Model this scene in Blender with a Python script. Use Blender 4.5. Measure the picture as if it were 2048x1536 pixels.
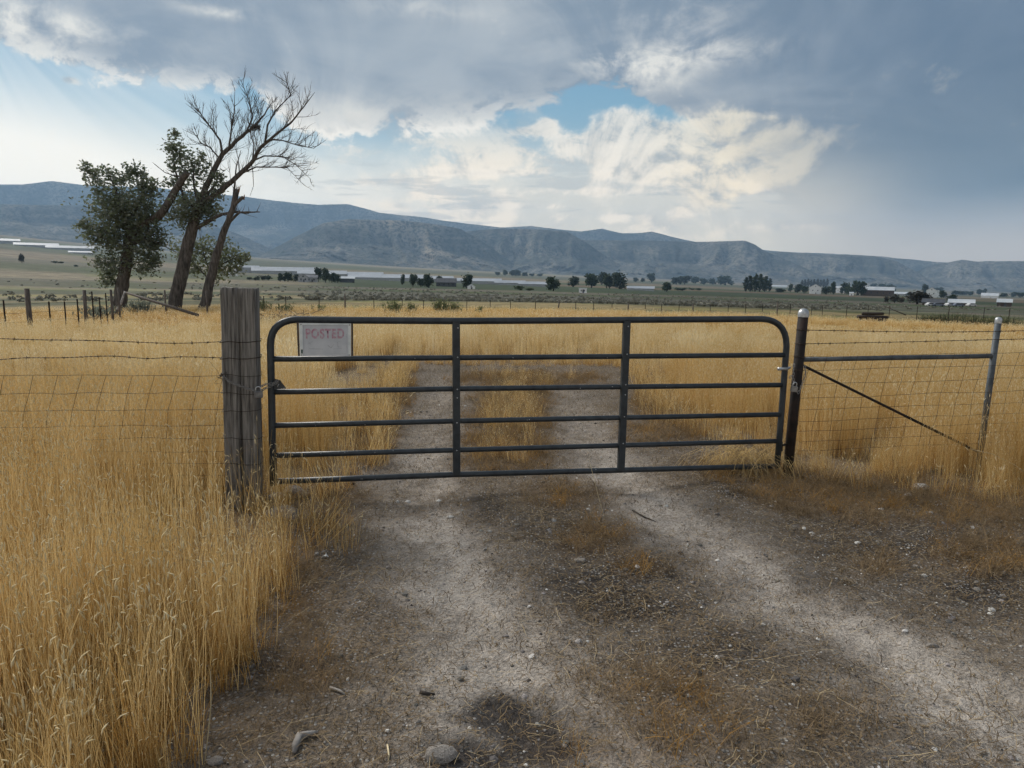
import bpy, math, random
import numpy as np
from mathutils import Vector, Matrix
for o in list(bpy.data.objects): bpy.data.objects.remove(o)
scene = bpy.context.scene
COL = scene.collection
PI = math.pi
random.seed(7); rng = np.random.default_rng(7)

# ------------------------------------------------------------------ camera
F = 1420.0; H = 1.78                       # focal length in units of a 2048 wide frame; eye height
pt, rl = math.radians(9.12), math.radians(0.9)
FW = np.array([0, math.cos(pt), -math.sin(pt)])
_r0 = np.array([1., 0, 0]); _u0 = np.array([0, math.sin(pt), math.cos(pt)])
RT = math.cos(rl)*_r0 + math.sin(rl)*_u0
UP = math.cos(rl)*_u0 - math.sin(rl)*_r0
cam = bpy.data.cameras.new('camera'); cam_o = bpy.data.objects.new('camera', cam); COL.objects.link(cam_o)
cam.sensor_width = 36; cam.lens = F/2048*36; cam.clip_start = .05; cam.clip_end = 60000
M4 = Matrix(((RT[0], UP[0], -FW[0], 0), (RT[1], UP[1], -FW[1], 0), (RT[2], UP[2], -FW[2], H), (0, 0, 0, 1)))
cam_o.matrix_world = M4
scene.camera = cam_o

# ------------------------------------------------------------------ exposure and sampling
vs = scene.view_settings
vs.view_transform = 'Standard'; vs.look = 'None'; vs.gamma = 1; vs.use_curve_mapping = False
vs.exposure = 1.28
scene.render.engine = 'CYCLES'
cy = scene.cycles
cy.max_bounces = 4; cy.diffuse_bounces = 2; cy.glossy_bounces = 1; cy.transmission_bounces = 2
cy.transparent_max_bounces = 6; cy.volume_bounces = 1
cy.use_light_tree = False; cy.use_adaptive_sampling = True; cy.adaptive_threshold = .02; cy.use_denoising = True; cy.caustics_reflective = False; cy.caustics_refractive = False

# ------------------------------------------------------------------ sun
SUN_AZ, SUN_EL = math.radians(-48), math.radians(40)     # ahead and to the left, behind the cloud deck
sd = Vector((math.sin(SUN_AZ)*math.cos(SUN_EL), math.cos(SUN_AZ)*math.cos(SUN_EL), math.sin(SUN_EL)))
sun = bpy.data.lights.new('sun', 'SUN'); sun.energy = 1.5; sun.angle = math.radians(22); sun.color = (1, .95, .87)
sun_o = bpy.data.objects.new('sun', sun); COL.objects.link(sun_o)
sun_o.rotation_euler = sd.to_track_quat('Z', 'Y').to_euler()

def srgb(r, g, b, k=1.0):
    f = lambda c: (c/255/12.92 if c/255 <= .04045 else ((c/255+.055)/1.055)**2.4)
    return (f(r)*k, f(g)*k, f(b)*k, 1)

def ray(px, py): return FW + (px-1024)/F*RT + (768-py)/F*UP
def azel(px, py):
    d = ray(px, py); return math.atan2(d[0], abs(d[1])), d[2]/math.hypot(d[0], d[1])

# ------------------------------------------------------------------ world: clear sky plus procedural cloud
world = bpy.data.worlds.new('World'); scene.world = world; world.use_nodes = True
wt = world.node_tree; wt.nodes.clear()
class S:                                               # a socket with arithmetic
    tree = None
    def __init__(s, sock): s.s = sock
    def op(s, o, b=None, c=None):
        n = S.tree.nodes.new('ShaderNodeMath'); n.operation = o
        for i, v in enumerate((s, b, c)):
            if v is None: continue
            if isinstance(v, S): S.tree.links.new(v.s, n.inputs[i])
            else: n.inputs[i].default_value = v
        return S(n.outputs[0])
    def __add__(s, b): return s.op('ADD', b)
    def __sub__(s, b): return s.op('SUBTRACT', b)
    def __mul__(s, b): return s.op('MULTIPLY', b)
    def __truediv__(s, b): return s.op('DIVIDE', b)
    def sm(s, a, b, lo=0., hi=1.):
        n = S.tree.nodes.new('ShaderNodeMapRange'); n.interpolation_type = 'SMOOTHSTEP'
        S.tree.links.new(s.s, n.inputs['Value'])
        for k, v in (('From Min', a), ('From Max', b), ('To Min', lo), ('To Max', hi)): n.inputs[k].default_value = v
        return S(n.outputs[0])
def mixc(f, a, b):
    n = S.tree.nodes.new('ShaderNodeMix'); n.data_type = 'RGBA'
    for k, v in ((0, f), (6, a), (7, b)):
        if isinstance(v, S): S.tree.links.new(v.s, n.inputs[k])
        else: n.inputs[k].default_value = v
    return S(n.outputs[2])
def comb(x, y, z=0.):
    n = S.tree.nodes.new('ShaderNodeCombineXYZ')
    for i, v in enumerate((x, y, z)):
        if isinstance(v, S): S.tree.links.new(v.s, n.inputs[i])
        else: n.inputs[i].default_value = v
    return n.outputs[0]
def noise(vec, scale, detail=6, rough=.55, dist=0., lac=2., dim='3D'):
    n = S.tree.nodes.new('ShaderNodeTexNoise'); n.noise_dimensions = dim
    S.tree.links.new(vec, n.inputs['Vector'])
    n.inputs['Scale'].default_value = scale; n.inputs['Detail'].default_value = detail
    n.inputs['Roughness'].default_value = rough; n.inputs['Distortion'].default_value = dist
    n.inputs['Lacunarity'].default_value = lac
    return S(n.outputs[0])
S.tree = wt
tc = wt.nodes.new('ShaderNodeTexCoord'); sep = wt.nodes.new('ShaderNodeSeparateXYZ')
wt.links.new(tc.outputs['Generated'], sep.inputs[0])
X, Y_, Z = (S(sep.outputs[i]) for i in range(3))
az = X.op('ARCTAN2', Y_.op('ABSOLUTE'))
el = Z/((X*X+Y_*Y_).op('SQRT') + 1e-4)
el = el.op('MINIMUM', 1.2)
K = 0.43
def curve(x, pts, x0, x1, y0, y1):                      # a function of x given by points
    n = wt.nodes.new('ShaderNodeFloatCurve')
    t = (x - x0)/(x1-x0); wt.links.new(t.op('MINIMUM', 1.).op('MAXIMUM', 0.).s, n.inputs['Value'])
    c = n.mapping.curves[0]
    pts = [((a-x0)/(x1-x0), (b-y0)/(y1-y0)) for a, b in pts]
    for i, q in enumerate(pts):
        if i < 2: c.points[i if i == 0 else -1].location = q
        else: c.points.new(*q)
    n.mapping.update()
    return S(n.outputs[0])*(y1-y0) + y0
def blob(px, py, rx, ry):
    a, e = azel(px, py)
    n = wt.nodes.new('ShaderNodeVectorMath'); n.operation = 'MULTIPLY_ADD'; wt.links.new(ae, n.inputs[0])
    n.inputs[1].default_value = (F/rx, F/ry, 0); n.inputs[2].default_value = (-a*F/rx, -e*F/ry, 0)
    d = wt.nodes.new('ShaderNodeVectorMath'); d.operation = 'DOT_PRODUCT'; wt.links.new(n.outputs[0], d.inputs[0]); wt.links.new(n.outputs[0], d.inputs[1])
    p = wt.nodes.new('ShaderNodeMath'); p.operation = 'POWER'; p.inputs[0].default_value = .36788; wt.links.new(d.outputs['Value'], p.inputs[1])
    return S(p.outputs[0])
def add(l):
    r = l[0]
    for b in l[1:]: r = r + b
    return r
sk = wt.nodes.new('ShaderNodeTexSky'); sk.sky_type = 'NISHITA'; sk.sun_disc = False
sk.sun_elevation = SUN_EL; sk.sun_rotation = SUN_AZ; sk.air_density = 1.; sk.dust_density = .6; sk.ozone_density = 2.
skm = wt.nodes.new('ShaderNodeVectorMath'); skm.operation = 'SCALE'
wt.links.new(sk.outputs[0], skm.inputs[0]); skm.inputs['Scale'].default_value = .05
clear = S(skm.outputs[0])
ae = comb(az, el)                                      # isotropic cloud coordinates
aes = comb(az, el*3.6, 3.1)                             # flattened layers
pz = comb(X/(Z.op('ABSOLUTE')+.13), Y_.op('ABSOLUTE')/(Z.op('ABSOLUTE')+.13))      # cloud deck seen from below
nb = noise(ae, 7.0, 7, .62, .6, dim='2D')
nw = noise(aes, 4.2, 6, .62, .4, dim='2D')
nd = noise(pz, 1.2, 6, .58, .35, dim='2D')
nd2 = noise(pz, .42, 2, .5, 0., dim='2D')
nf = noise(comb(az, el*1.35), 21., 6, .66, .25, dim='2D')
bil = ((nf-.5).op('ABSOLUTE')*-2.6 + 1.).op('MAXIMUM', 0.)                      # cauliflower relief
tex = nb*.55 + nf*.45
inv = lambda q: q*-1. + 1.
# clear air: blue high up, washed out low down and around the sun
clear = mixc(.8, clear, srgb(108, 156, 180, K))
clear = mixc(inv(el.sm(.085, .20))*.92, clear, srgb(226, 231, 230, K))
clear = mixc((blob(-60, 285, 270, 110)*.85 + blob(200, 350, 420, 50)*.5).op('MINIMUM', .95), clear, srgb(240, 243, 241, K))
a0, e0 = azel(-80, -20)
ang = (el-e0).op('ARCTAN2', az-a0)
ray_n = noise(comb(ang*1.6, 2.2), 4.5, 1, .5, 0., dim='2D').sm(.30, .70)              # shafts of light fanning from the gap at upper left
clear = mixc(ray_n*inv(az.sm(-.50, -.18))*el.sm(.05, .16)*.26, clear, srgb(232, 239, 240, K))
sky = mixc(az.sm(-.38, .05)*inv(el.sm(.05, .20))*.9, clear, srgb(203, 205, 198, K))
# thin layered cloud low over the hills
lay = (nw*.65 + nf*.35).sm(.44, .57)
band = el.sm(.02, .07)*inv(el.sm(.13, .24))*az.sm(-.42, -.12)*inv(az.sm(.36, .52))
layc = mixc((nb*.5+nw*.2+nf*.3).sm(.43, .57), srgb(164, 172, 178, K), srgb(234, 230, 219, K))
sky = mixc(band*(lay*.75 + .2), sky, layc)
shw = (noise(comb(az, el*9., 7.3), 5.5, 5, .6, .2, dim='2D')).sm(.52, .62)*el.sm(.03, .06)*inv(el.sm(.10, .17))*az.sm(-.36, -.2)*inv(az.sm(.3, .42))
sky = mixc(shw*.55, sky, srgb(162, 172, 180, K))
sky = mixc(az.sm(.26, .50)*inv(el.sm(.02, .20))*.9, sky, srgb(168, 170, 174, K))
# the deck: its lower edge runs down to the rain at the right
cv = [(-300, 20), (-100, 85), (0, 112), (120, 142), (250, 176), (360, 190), (450, 198), (540, 222), (600, 262), (690, 272), (760, 278), (860, 268),
      (960, 258), (1050, 236), (1130, 214), (1230, 196), (1330, 225), (1420, 290), (1500, 350), (1580, 415), (1680, 452), (1850, 461), (2048, 455), (2300, 450)]
pts = [azel(a, b) for a, b in cv]
eb = curve(az, [pts[0], pts[-1]] + pts[1:-1], pts[0][0], pts[-1][0], 0., .45)
soft = az.sm(.26, .44)
hard = inv(soft)
s = el - eb + (nb-.5)*(hard*.075+.02) + (nf-.5)*(hard*.05+.004)
dk = s.sm(-.003, .012)*hard + s.sm(-.03, .05)*soft
deck = mixc((nd*.6+nb*.4).sm(.36, .64), srgb(128, 144, 160, K), srgb(178, 185, 190, K))
deck = mixc(nd2.sm(.40, .62)*.4, deck, srgb(142, 155, 168, K))
deck = mixc(az.sm(.06, .55)*.88, deck, mixc(nd.sm(.3, .7), srgb(92, 113, 136, K), srgb(120, 137, 156, K)))
fr = inv(s.sm(.0, .042))*(inv(az.sm(-.08, .14))*.85+.15)*(tex*.9+bil*.1).sm(.42, .62)*hard
deck = mixc((fr*1.3).op('MINIMUM', .92), deck, srgb(238, 238, 233, K))
up = add([blob(-10, 66, 120, 55)*1.25, blob(430, 22, 60, 11)*.8, blob(1270, 145, 95, 36), blob(1400, 105, 130, 26)*.75, blob(1350, 30, 110, 40)*.5, blob(1210, 120, 40, 20)*.6, blob(850, 20, 120, 18)*.4, blob(720, 225, 120, 26)*.5, blob(950, 215, 140, 22)*.35, blob(180, 60, 160, 22)*.35])
deck = mixc((up*1.35*(tex*.85+nd*.15).sm(.38, .66)).op('MINIMUM', .9), deck, srgb(234, 232, 224, K))
deck = mixc((blob(2020, 320, 330, 170)*.8).op('MINIMUM', .8), deck, srgb(86, 108, 130, K))
deck = mixc(blob(1610, 425, 140, 85)*.8, deck, srgb(184, 186, 182, K))
sky = mixc(dk, sky, deck)
# heaped cloud ahead right, broken and sunlit along its left edges
cu = add([blob(1235, 240, 70, 34), blob(1170, 292, 95, 24), blob(1290, 300, 120, 44)*.95, blob(1400, 262, 120, 36)*.75, blob(1380, 330, 130, 30)*.8, blob(1510, 250, 60, 22)*.7, blob(1415, 390, 52, 34), blob(1480, 355, 80, 30)*.9, blob(1560, 315, 80, 30)*.6, blob(1640, 270, 90, 24)*.35,
          blob(1045, 262, 40, 13)*.9, blob(1093, 250, 22, 17)*1.0, blob(1240, 438, 60, 12)*.8, blob(1330, 345, 120, 22)*.8, blob(1150, 385, 170, 10)*.7, blob(1060, 412, 120, 7)*.7, blob(880, 345, 80, 8)*.6, blob(1020, 345, 120, 10)*.6, blob(140, 160, 18, 9)*.9])
cm = cu.op('MINIMUM', 1.)*1.0 + (nb-.5)*1.6 + (nf-.5)*1.1
nl = noise(comb(az+.009, el-.013), 7.0, 7, .62, .6, dim='2D')                   # the same heap a little away from the sun
cuc = mixc(((nb-nl)*1.5 + (nf-.5)*1.1 + (bil-.5)*.22 + .56 + (cm-.8)*-.22).sm(.22, .80), srgb(156, 165, 171, K), mixc(az.sm(.14, .30), srgb(238, 235, 226, K), srgb(236, 229, 208, K)))
sky = mixc(cm.sm(.28, .84)*(inv(az.sm(.24, .42))*.5+.36), sky, cuc)
# brighter sky added overhead and behind the viewer, unseen fill for near faces
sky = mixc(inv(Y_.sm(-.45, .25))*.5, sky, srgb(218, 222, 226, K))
# ground side of the dome
sky = mixc(inv(el.sm(-.06, .0)), sky, srgb(120, 118, 110, K))
lowf = inv(el.sm(.0, .30))
tint = wt.nodes.new('ShaderNodeVectorMath'); tint.operation = 'MULTIPLY'; wt.links.new(sky.s, tint.inputs[0]); wt.links.new(comb(lowf*.55+1., lowf*.34+1., lowf*.10+1.), tint.inputs[1])
sky = S(tint.outputs[0])
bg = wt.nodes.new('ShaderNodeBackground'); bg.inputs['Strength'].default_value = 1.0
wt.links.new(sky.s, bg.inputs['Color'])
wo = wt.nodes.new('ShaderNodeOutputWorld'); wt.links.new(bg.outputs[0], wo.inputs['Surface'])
world.cycles.sampling_method = 'MANUAL'; world.cycles.sample_map_resolution = 512

# ------------------------------------------------------------------ helpers
def P(px, py, y):
    d = ray(px, py); return np.array([0, 0, H]) + d*(y/d[1])
def hash2(ix, iy, seed):
    n = (ix.astype(np.int64)*374761393 + iy.astype(np.int64)*668265263 + seed*1442695041) & 0xffffffff
    n = ((n ^ (n >> 13))*1274126177) & 0xffffffff
    return ((n ^ (n >> 16)) & 0xffff)/65535.
def vnoise(x, y, seed=0):
    x = np.asarray(x, float); y = np.asarray(y, float)
    ix, iy = np.floor(x), np.floor(y); fx, fy = x-ix, y-iy
    fx = fx*fx*(3-2*fx); fy = fy*fy*(3-2*fy)
    a, b, c, d = hash2(ix, iy, seed), hash2(ix+1, iy, seed), hash2(ix, iy+1, seed), hash2(ix+1, iy+1, seed)
    return (a+(b-a)*fx)*(1-fy) + (c+(d-c)*fx)*fy
def fbm(x, y, oct=4, seed=0):
    t, a, w = 0., 1., 0.
    for i in range(oct):
        t = t + a*vnoise(np.asarray(x)*2**i+i*17.3, np.asarray(y)*2**i+i*9.1, seed+i); w += a; a *= .5
    return t/w
def sstep(x, a, b):
    t = np.clip((x-a)/(b-a), 0, 1); return t*t*(3-2*t)
TD = np.log([8, 18, 28, 45, 90, 200, 500, 1200, 2500, 6000, 9000, 14000])
TZ = np.array([[0, -.22, -.5, -1., -2.4, -5.2, -7, 6, 46, 158, 250, 300],
               [0, -.22, -.5, -1., -2.2, -5.7, -11.6, -19, -23, -19, -10, -10],
               [0, -.22, -.5, -1., -2.35, -5.7, -13.5, -28, -52, -100, -130, -150.]])
def zbase(x, y):
    x = np.asarray(x, float); y = np.asarray(y, float)
    yy = np.maximum(y, .01); D = np.maximum(np.hypot(x, yy), 1.); u = np.clip(x/yy, -.85, .85)
    lD = np.log(D); a, b, c = (np.interp(lD, TD, t) for t in TZ)
    l1, l0, l2 = -.65, 0., .62
    z = a*(u-l0)*(u-l2)/((l1-l0)*(l1-l2)) + b*(u-l1)*(u-l2)/((l0-l1)*(l0-l2)) + c*(u-l1)*(u-l0)/((l2-l1)*(l2-l0))
    return np.where(y < 2, 0., z)
def G0(px, py, z=0.):
    d = ray(px, py); return (np.array([0, 0, H]) + d*((z-H)/d[2]))[:2]
def GD(px, D):                                         # ground point at azimuth of px and distance D
    d = ray(px, 560); h = math.hypot(d[0], d[1]); x, y = d[0]/h*D, d[1]/h*D
    return np.array([x, y, float(zbase(x, y))])
def G(px, py):                                         # where the line of sight meets the terrain
    d = ray(px, py); d = d/math.hypot(d[0], d[1]); D = 1.5
    while D < 12000:
        x, y = d[0]*D, d[1]*D
        if H + d[2]*D <= float(zbase(x, y)): return np.array([x, y, float(zbase(x, y))])
        D *= 1.01
    return GD(px, 6000)

def link(o, parent=None):
    COL.objects.link(o)
    if parent is not None: o.parent = parent
    return o
def tag(o, label, cat, group=None):
    o['label'] = label; o['category'] = cat
    if group: o['group'] = group
    return o
def empty(name, loc, rz=0.):
    o = bpy.data.objects.new(name, None); o.location = Vector([float(v) for v in loc]); o.rotation_euler = (0, 0, rz)
    o.empty_display_size = .1; COL.objects.link(o); return o
class MB:
    def __init__(s): s.v = []; s.f = []; s.m = []; s.sm = []
    def add(s, vs, fs, mi=0, smooth=False):
        k = len(s.v); s.v += [tuple(map(float, v)) for v in vs]
        for f in fs: s.f.append(tuple(i+k for i in f)); s.m.append(mi); s.sm.append(smooth)
        return s
    def box(s, c, d, mi=0, M=None):
        x, y, z = (q/2 for q in d)
        vs = [Vector((a*x, b*y, e*z)) for a in (-1, 1) for b in (-1, 1) for e in (-1, 1)]
        if M is not None: vs = [M @ v for v in vs]
        vs = [v + Vector(c) for v in vs]
        return s.add(vs, [(0, 1, 3, 2), (4, 6, 7, 5), (0, 4, 5, 1), (2, 3, 7, 6), (0, 2, 6, 4), (1, 5, 7, 3)], mi)
    def tube(s, pts, rad, n=8, mi=0, cap=True, closed=False, jit=0., smooth=True):
        pts = [Vector([float(q) for q in p]) for p in pts]; N = len(pts)
        if not hasattr(rad, '__len__'): rad = [rad]*N
        tg = []
        for i in range(N):
            a = pts[(i-1) % N] if (closed or i > 0) else pts[i]; b = pts[(i+1) % N] if (closed or i < N-1) else pts[i]
            t = b-a; tg.append(t.normalized() if t.length > 1e-9 else Vector((0, 0, 1)))
        ref = Vector((0, 0, 1)) if abs(tg[0].z) < .9 else Vector((1, 0, 0))
        nx = tg[0].cross(ref).normalized(); vs = []
        for i in range(N):
            nx = (nx - tg[i]*nx.dot(tg[i])).normalized(); ny = tg[i].cross(nx)
            for k in range(n):
                a = 2*PI*k/n; q = rad[i]*(1+jit*(random.random()-.5))
                vs.append(pts[i] + nx*math.cos(a)*q + ny*math.sin(a)*q)
        fs = []
        for i in range(N if closed else N-1):
            j = (i+1) % N
            for k in range(n):
                l = (k+1) % n; fs.append((i*n+k, i*n+l, j*n+l, j*n+k))
        if cap and not closed: fs += [tuple(range(n))[::-1], tuple((N-1)*n+k for k in range(n))]
        return s.add(vs, fs, mi, smooth)
    def lathe(s, prof, c, axis=Vector((0, 0, 1)), n=12, mi=0):
        q = Vector((0, 0, 1)).rotation_difference(Vector(axis)); vs = []
        for r, z in prof:
            for k in range(n):
                a = 2*PI*k/n; vs.append(Vector(c) + q @ Vector((r*math.cos(a), r*math.sin(a), z)))
        fs = [(i*n+k, i*n+(k+1) % n, (i+1)*n+(k+1) % n, (i+1)*n+k) for i in range(len(prof)-1) for k in range(n)]
        return s.add(vs, fs, mi, True)
    def mesh(s, name, mats):
        me = bpy.data.meshes.new(name); me.from_pydata(s.v, [], s.f)
        for m in (mats if isinstance(mats, (list, tuple)) else [mats]): me.materials.append(m)
        me.polygons.foreach_set('material_index', s.m); me.polygons.foreach_set('use_smooth', s.sm); me.update()
        return me
    def build(s, name, mats, parent=None, loc=None):
        o = bpy.data.objects.new(name, s.mesh(name, mats)); link(o, parent)
        if loc is not None: o.location = loc
        return o
def loc_of(parent): return Vector(parent.location)

def mat(name, cols, scale=5., rough=.8, metal=0., bump=0., bscale=40., stretch=(1, 1, 1), detail=6, spec=.3, rand=0., trans=0., lo=.35, hi=.65):
    m = bpy.data.materials.new(name); m.use_nodes = True; t = m.node_tree; t.nodes.clear(); S.tree = t
    N, L = t.nodes, t.links
    out = N.new('ShaderNodeOutputMaterial'); tcn = N.new('ShaderNodeTexCoord'); mp = N.new('ShaderNodeMapping')
    L.new(tcn.outputs['Object'], mp.inputs[0]); mp.inputs['Scale'].default_value = stretch
    nz = noise(mp.outputs[0], scale, detail, .6)
    rp = N.new('ShaderNodeValToRGB'); L.new(nz.s, rp.inputs[0])
    e = rp.color_ramp.elements
    for i in range(len(cols)-2): e.new(.5)
    for i, c in enumerate(cols):
        e[i].position = lo + (hi-lo)*i/max(1, len(cols)-1); e[i].color = (*c[:3], 1)
    col = S(rp.outputs[0])
    if rand:
        oi = N.new('ShaderNodeObjectInfo'); hs = N.new('ShaderNodeHueSaturation')
        L.new(col.s, hs.inputs['Color']); L.new((S(oi.outputs['Random'])*rand*2. + (1-rand)).s, hs.inputs['Value'])
        L.new((S(oi.outputs['Random'])*73.7).op('FRACT').op('MULTIPLY_ADD', .06*rand*2, .5-.06*rand).s, hs.inputs['Hue']); col = S(hs.outputs[0])
    b = N.new('ShaderNodeBsdfPrincipled'); L.new(col.s, b.inputs['Base Color'])
    b.inputs['Roughness'].default_value = rough; b.inputs['Metallic'].default_value = metal; b.inputs['Specular IOR Level'].default_value = spec
    if bump:
        bn = N.new('ShaderNodeBump'); bn.inputs['Strength'].default_value = bump; bn.inputs['Distance'].default_value = .02
        L.new(noise(mp.outputs[0], bscale, 5, .6).s, bn.inputs['Height']); L.new(bn.outputs[0], b.inputs['Normal'])
    sh = b.outputs[0]
    if trans:
        tr = N.new('ShaderNodeBsdfTranslucent'); L.new(col.s, tr.inputs['Color'])
        mx = N.new('ShaderNodeMixShader'); mx.inputs[0].default_value = trans
        L.new(sh, mx.inputs[1]); L.new(tr.outputs[0], mx.inputs[2]); sh = mx.outputs[0]
    L.new(sh, out.inputs['Surface'])
    return m

def grass_mat(name, c1, c2, trans, hue=0.):
    """thin dry stems and leaves: light passes through, colour varies from clump to clump"""
    m = bpy.data.materials.new(name); m.use_nodes = True; t = m.node_tree; t.nodes.clear(); S.tree = t
    N, L = t.nodes, t.links; out = N.new('ShaderNodeOutputMaterial'); oi = N.new('ShaderNodeObjectInfo')
    col = mixc(S(oi.outputs['Random']), (*c1, 1), (*c2, 1))
    d = N.new('ShaderNodeBsdfDiffuse'); tr = N.new('ShaderNodeBsdfTranslucent'); mx = N.new('ShaderNodeMixShader'); mx.inputs[0].default_value = trans
    L.new(col.s, d.inputs['Color']); L.new(col.s, tr.inputs['Color']); L.new(d.outputs[0], mx.inputs[1]); L.new(tr.outputs[0], mx.inputs[2])
    L.new(mx.outputs[0], out.inputs['Surface']); return m

# ------------------------------------------------------------------ ground: one sheet from behind the eye to the far hills
def proj(x, y, z):
    d = np.stack([x, y, z-H], -1); f = d @ FW; f = np.where(f < .05, .05, f)
    return 1024 + F*(d @ RT)/f, 768 - F*(d @ UP)/f
def pip(px, py, poly):
    inside = np.zeros(px.shape, bool); n = len(poly)
    for i in range(n):
        (x1, y1), (x2, y2) = poly[i], poly[(i+1) % n]
        if y1 == y2: continue
        c = ((y1 > py) != (y2 > py)) & (px < (x2-x1)*(py-y1)/(y2-y1)+x1); inside ^= c
    return inside
def world_poly(pts): return [tuple(G0(*p)) for p in pts]
POLY_L = world_poly([(295, 1536), (331, 1436), (401, 1370), (470, 1290), (545, 1190), (580, 1110), (560, 1040), (600, 990), (660, 955), (690, 920), (700, 850), (690, 800), (735, 765), (775, 735), (800, 712)])
POLY_L = [(-14, -4), (-1.25, -4), (-1.25, 1.2)] + POLY_L + [(-1.6, 15.6), (-16, 15.6)]
POLY_R = world_poly([(2048, 985), (1800, 965), (1660, 955), (1600, 930), (1540, 905), (1480, 880), (1400, 845), (1340, 800), (1300, 745), (1280, 712)])
POLY_R = [(14, 4.4), (6, 5.2)] + POLY_R + [(2.4, 15.6), (17, 15.6)]
def tall(x, y):
    """1 where the tall golden grass stands"""
    jx = x + .55*(fbm(x*2.3, y*2.3, 4, 5)-.5); jy = y + .55*(fbm(x*2.3, y*2.3, 4, 9)-.5)
    a = pip(jx, jy, POLY_L) | pip(jx, jy, POLY_R)
    back = (y > 15.0 + .8*(fbm(x*.5, y*.5, 3, 3)-.5))
    return (a & (y < 15.5)) | back
RUT_L = [G0(*q) for q in [(905, 735), (868, 790), (840, 870), (840, 960), (868, 1080), (930, 1220), (1010, 1380), (1090, 1536), (1160, 1700)]]
RUT_R = [G0(*q) for q in [(1110, 735), (1135, 790), (1180, 880), (1240, 960), (1340, 1040), (1480, 1130), (1640, 1230), (1850, 1360), (2150, 1536), (2400, 1650)]]
def pdist(x, y, pl):
    best = np.full(x.shape, 1e9); arc = np.zeros(x.shape); side = np.zeros(x.shape); s0 = 0.
    for (a, b) in zip(pl[:-1], pl[1:]):
        d = b-a; L = math.hypot(*d); t = np.clip(((x-a[0])*d[0]+(y-a[1])*d[1])/L**2, 0, 1)
        ex, ey = x-a[0]-t*d[0], y-a[1]-t*d[1]; q = np.hypot(ex, ey); m = q < best
        best = np.where(m, q, best); arc = np.where(m, s0+t*L, arc); side = np.where(m, np.sign(ex*d[1]-ey*d[0])*q, side); s0 += L
    return best, arc, side
def pblob(px, py, lst):
    t = np.zeros(px.shape)
    for (a, b, rx, ry, w) in lst: t = np.maximum(t, w*np.exp(-((px-a)/rx)**2-((py-b)/ry)**2))
    return t
DARK = [(1260, 1170, 210, 80, 1), (1120, 1075, 110, 55, .9), (1800, 1080, 260, 55, .8), (1950, 1180, 200, 70, .9), (1000, 1420, 90, 50, 1.1), (1080, 1470, 100, 70, 1.2), (960, 1510, 120, 40, .9), (1500, 980, 110, 35, .9), (980, 1020, 60, 40, .6), (1400, 1300, 160, 70, .7), (700, 1180, 120, 70, .5), (560, 1330, 130, 60, .7), (1640, 1140, 100, 40, .6)]
BROWN = [(640, 1010, 90, 60, .8), (600, 1200, 60, 110, .8), (620, 1330, 110, 90, .6), (1130, 990, 90, 30, 1), (1190, 1080, 75, 35, 1.1), (1030, 790, 75, 40, 1.2), (1020, 840, 75, 45, 1.4), (1010, 900, 85, 45, 1.3), (760, 850, 40, 70, 1.2), (790, 770, 40, 40, 1.2), (1310, 800, 40, 50, 1.2), (1050, 745, 150, 18, 1.0), (1680, 985, 150, 40, 1.7), (1850, 1000, 180, 48, 1.7), (2050, 1010, 220, 55, 1.7), (1990, 1115, 130, 38, 1.3), (1480, 945, 120, 28, 1.0), (1330, 1390, 190, 90, .6), (1640, 1440, 140, 70, .5), (1290, 1480, 260, 90, .55), (520, 1450, 160, 70, .5), (1500, 930, 150, 30, .6), (770, 790, 60, 60, .7), (1330, 860, 110, 35, .8), (1270, 1130, 60, 30, .8), (1760, 1130, 55, 28, .9), (720, 880, 70, 60, .7)]
def near_masks(x, y):
    z = np.zeros_like(x); px, py = proj(x, y, z)
    ok = sstep(y, .6, 1.6)
    n1 = fbm(x*2.1, y*2.1, 4, 21); n2 = fbm(x*5.5, y*5.5, 3, 31)
    dl, sl, sdl = pdist(x, y, RUT_L); dr, sr, sdr = pdist(x, y, RUT_R)
    dust = np.maximum(np.exp(-(dl/.36)**2), np.exp(-(dr/.34)**2)*1.05)
    n3 = fbm(x*13, y*13, 3, 33)
    dust = np.clip(dust*(.15+1.5*n1) + (n2-.5)*.75*(.35+dust) + (n3-.5)*.6*(.3+dust), 0, 1)
    dust = dust*(1-.5*sstep(y, 5.6, 8.5))
    w = (.1+1.75*fbm(x*3.4, y*3.4, 4, 41))
    dark = np.clip(pblob(px, py, DARK)*ok*w*1.25 - .12 + (n3-.5)*.5*pblob(px, py, DARK), 0, 1)
    brown = np.clip(pblob(px, py, BROWN)*ok*(.5+1.0*fbm(x*3.1, y*3.1, 3, 51)) - .1, 0, 1)
    return dust, dark, brown, (dl, sl, sdl, dr, sr, sdr), n1, n2
def rise(x, y):
    """small relief of the dirt: wheel ruts, hummocks"""
    dl, _, _ = pdist(x, y, RUT_L); dr, _, _ = pdist(x, y, RUT_R)
    k = 1-sstep(np.hypot(x, y), 12, 18)
    r = -.045*np.exp(-(dl/.3)**2) - .045*np.exp(-(dr/.3)**2)
    return k*(r + .05*(fbm(x*1.3, y*1.3, 3, 71)-.5) + .022*(fbm(x*6, y*6, 3, 81)-.5))
def zg(x, y): return zbase(x, y) + rise(np.asarray(x, float), np.asarray(y, float))
def zg1(x, y): return float(zg(np.array([x]), np.array([y]))[0])

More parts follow.
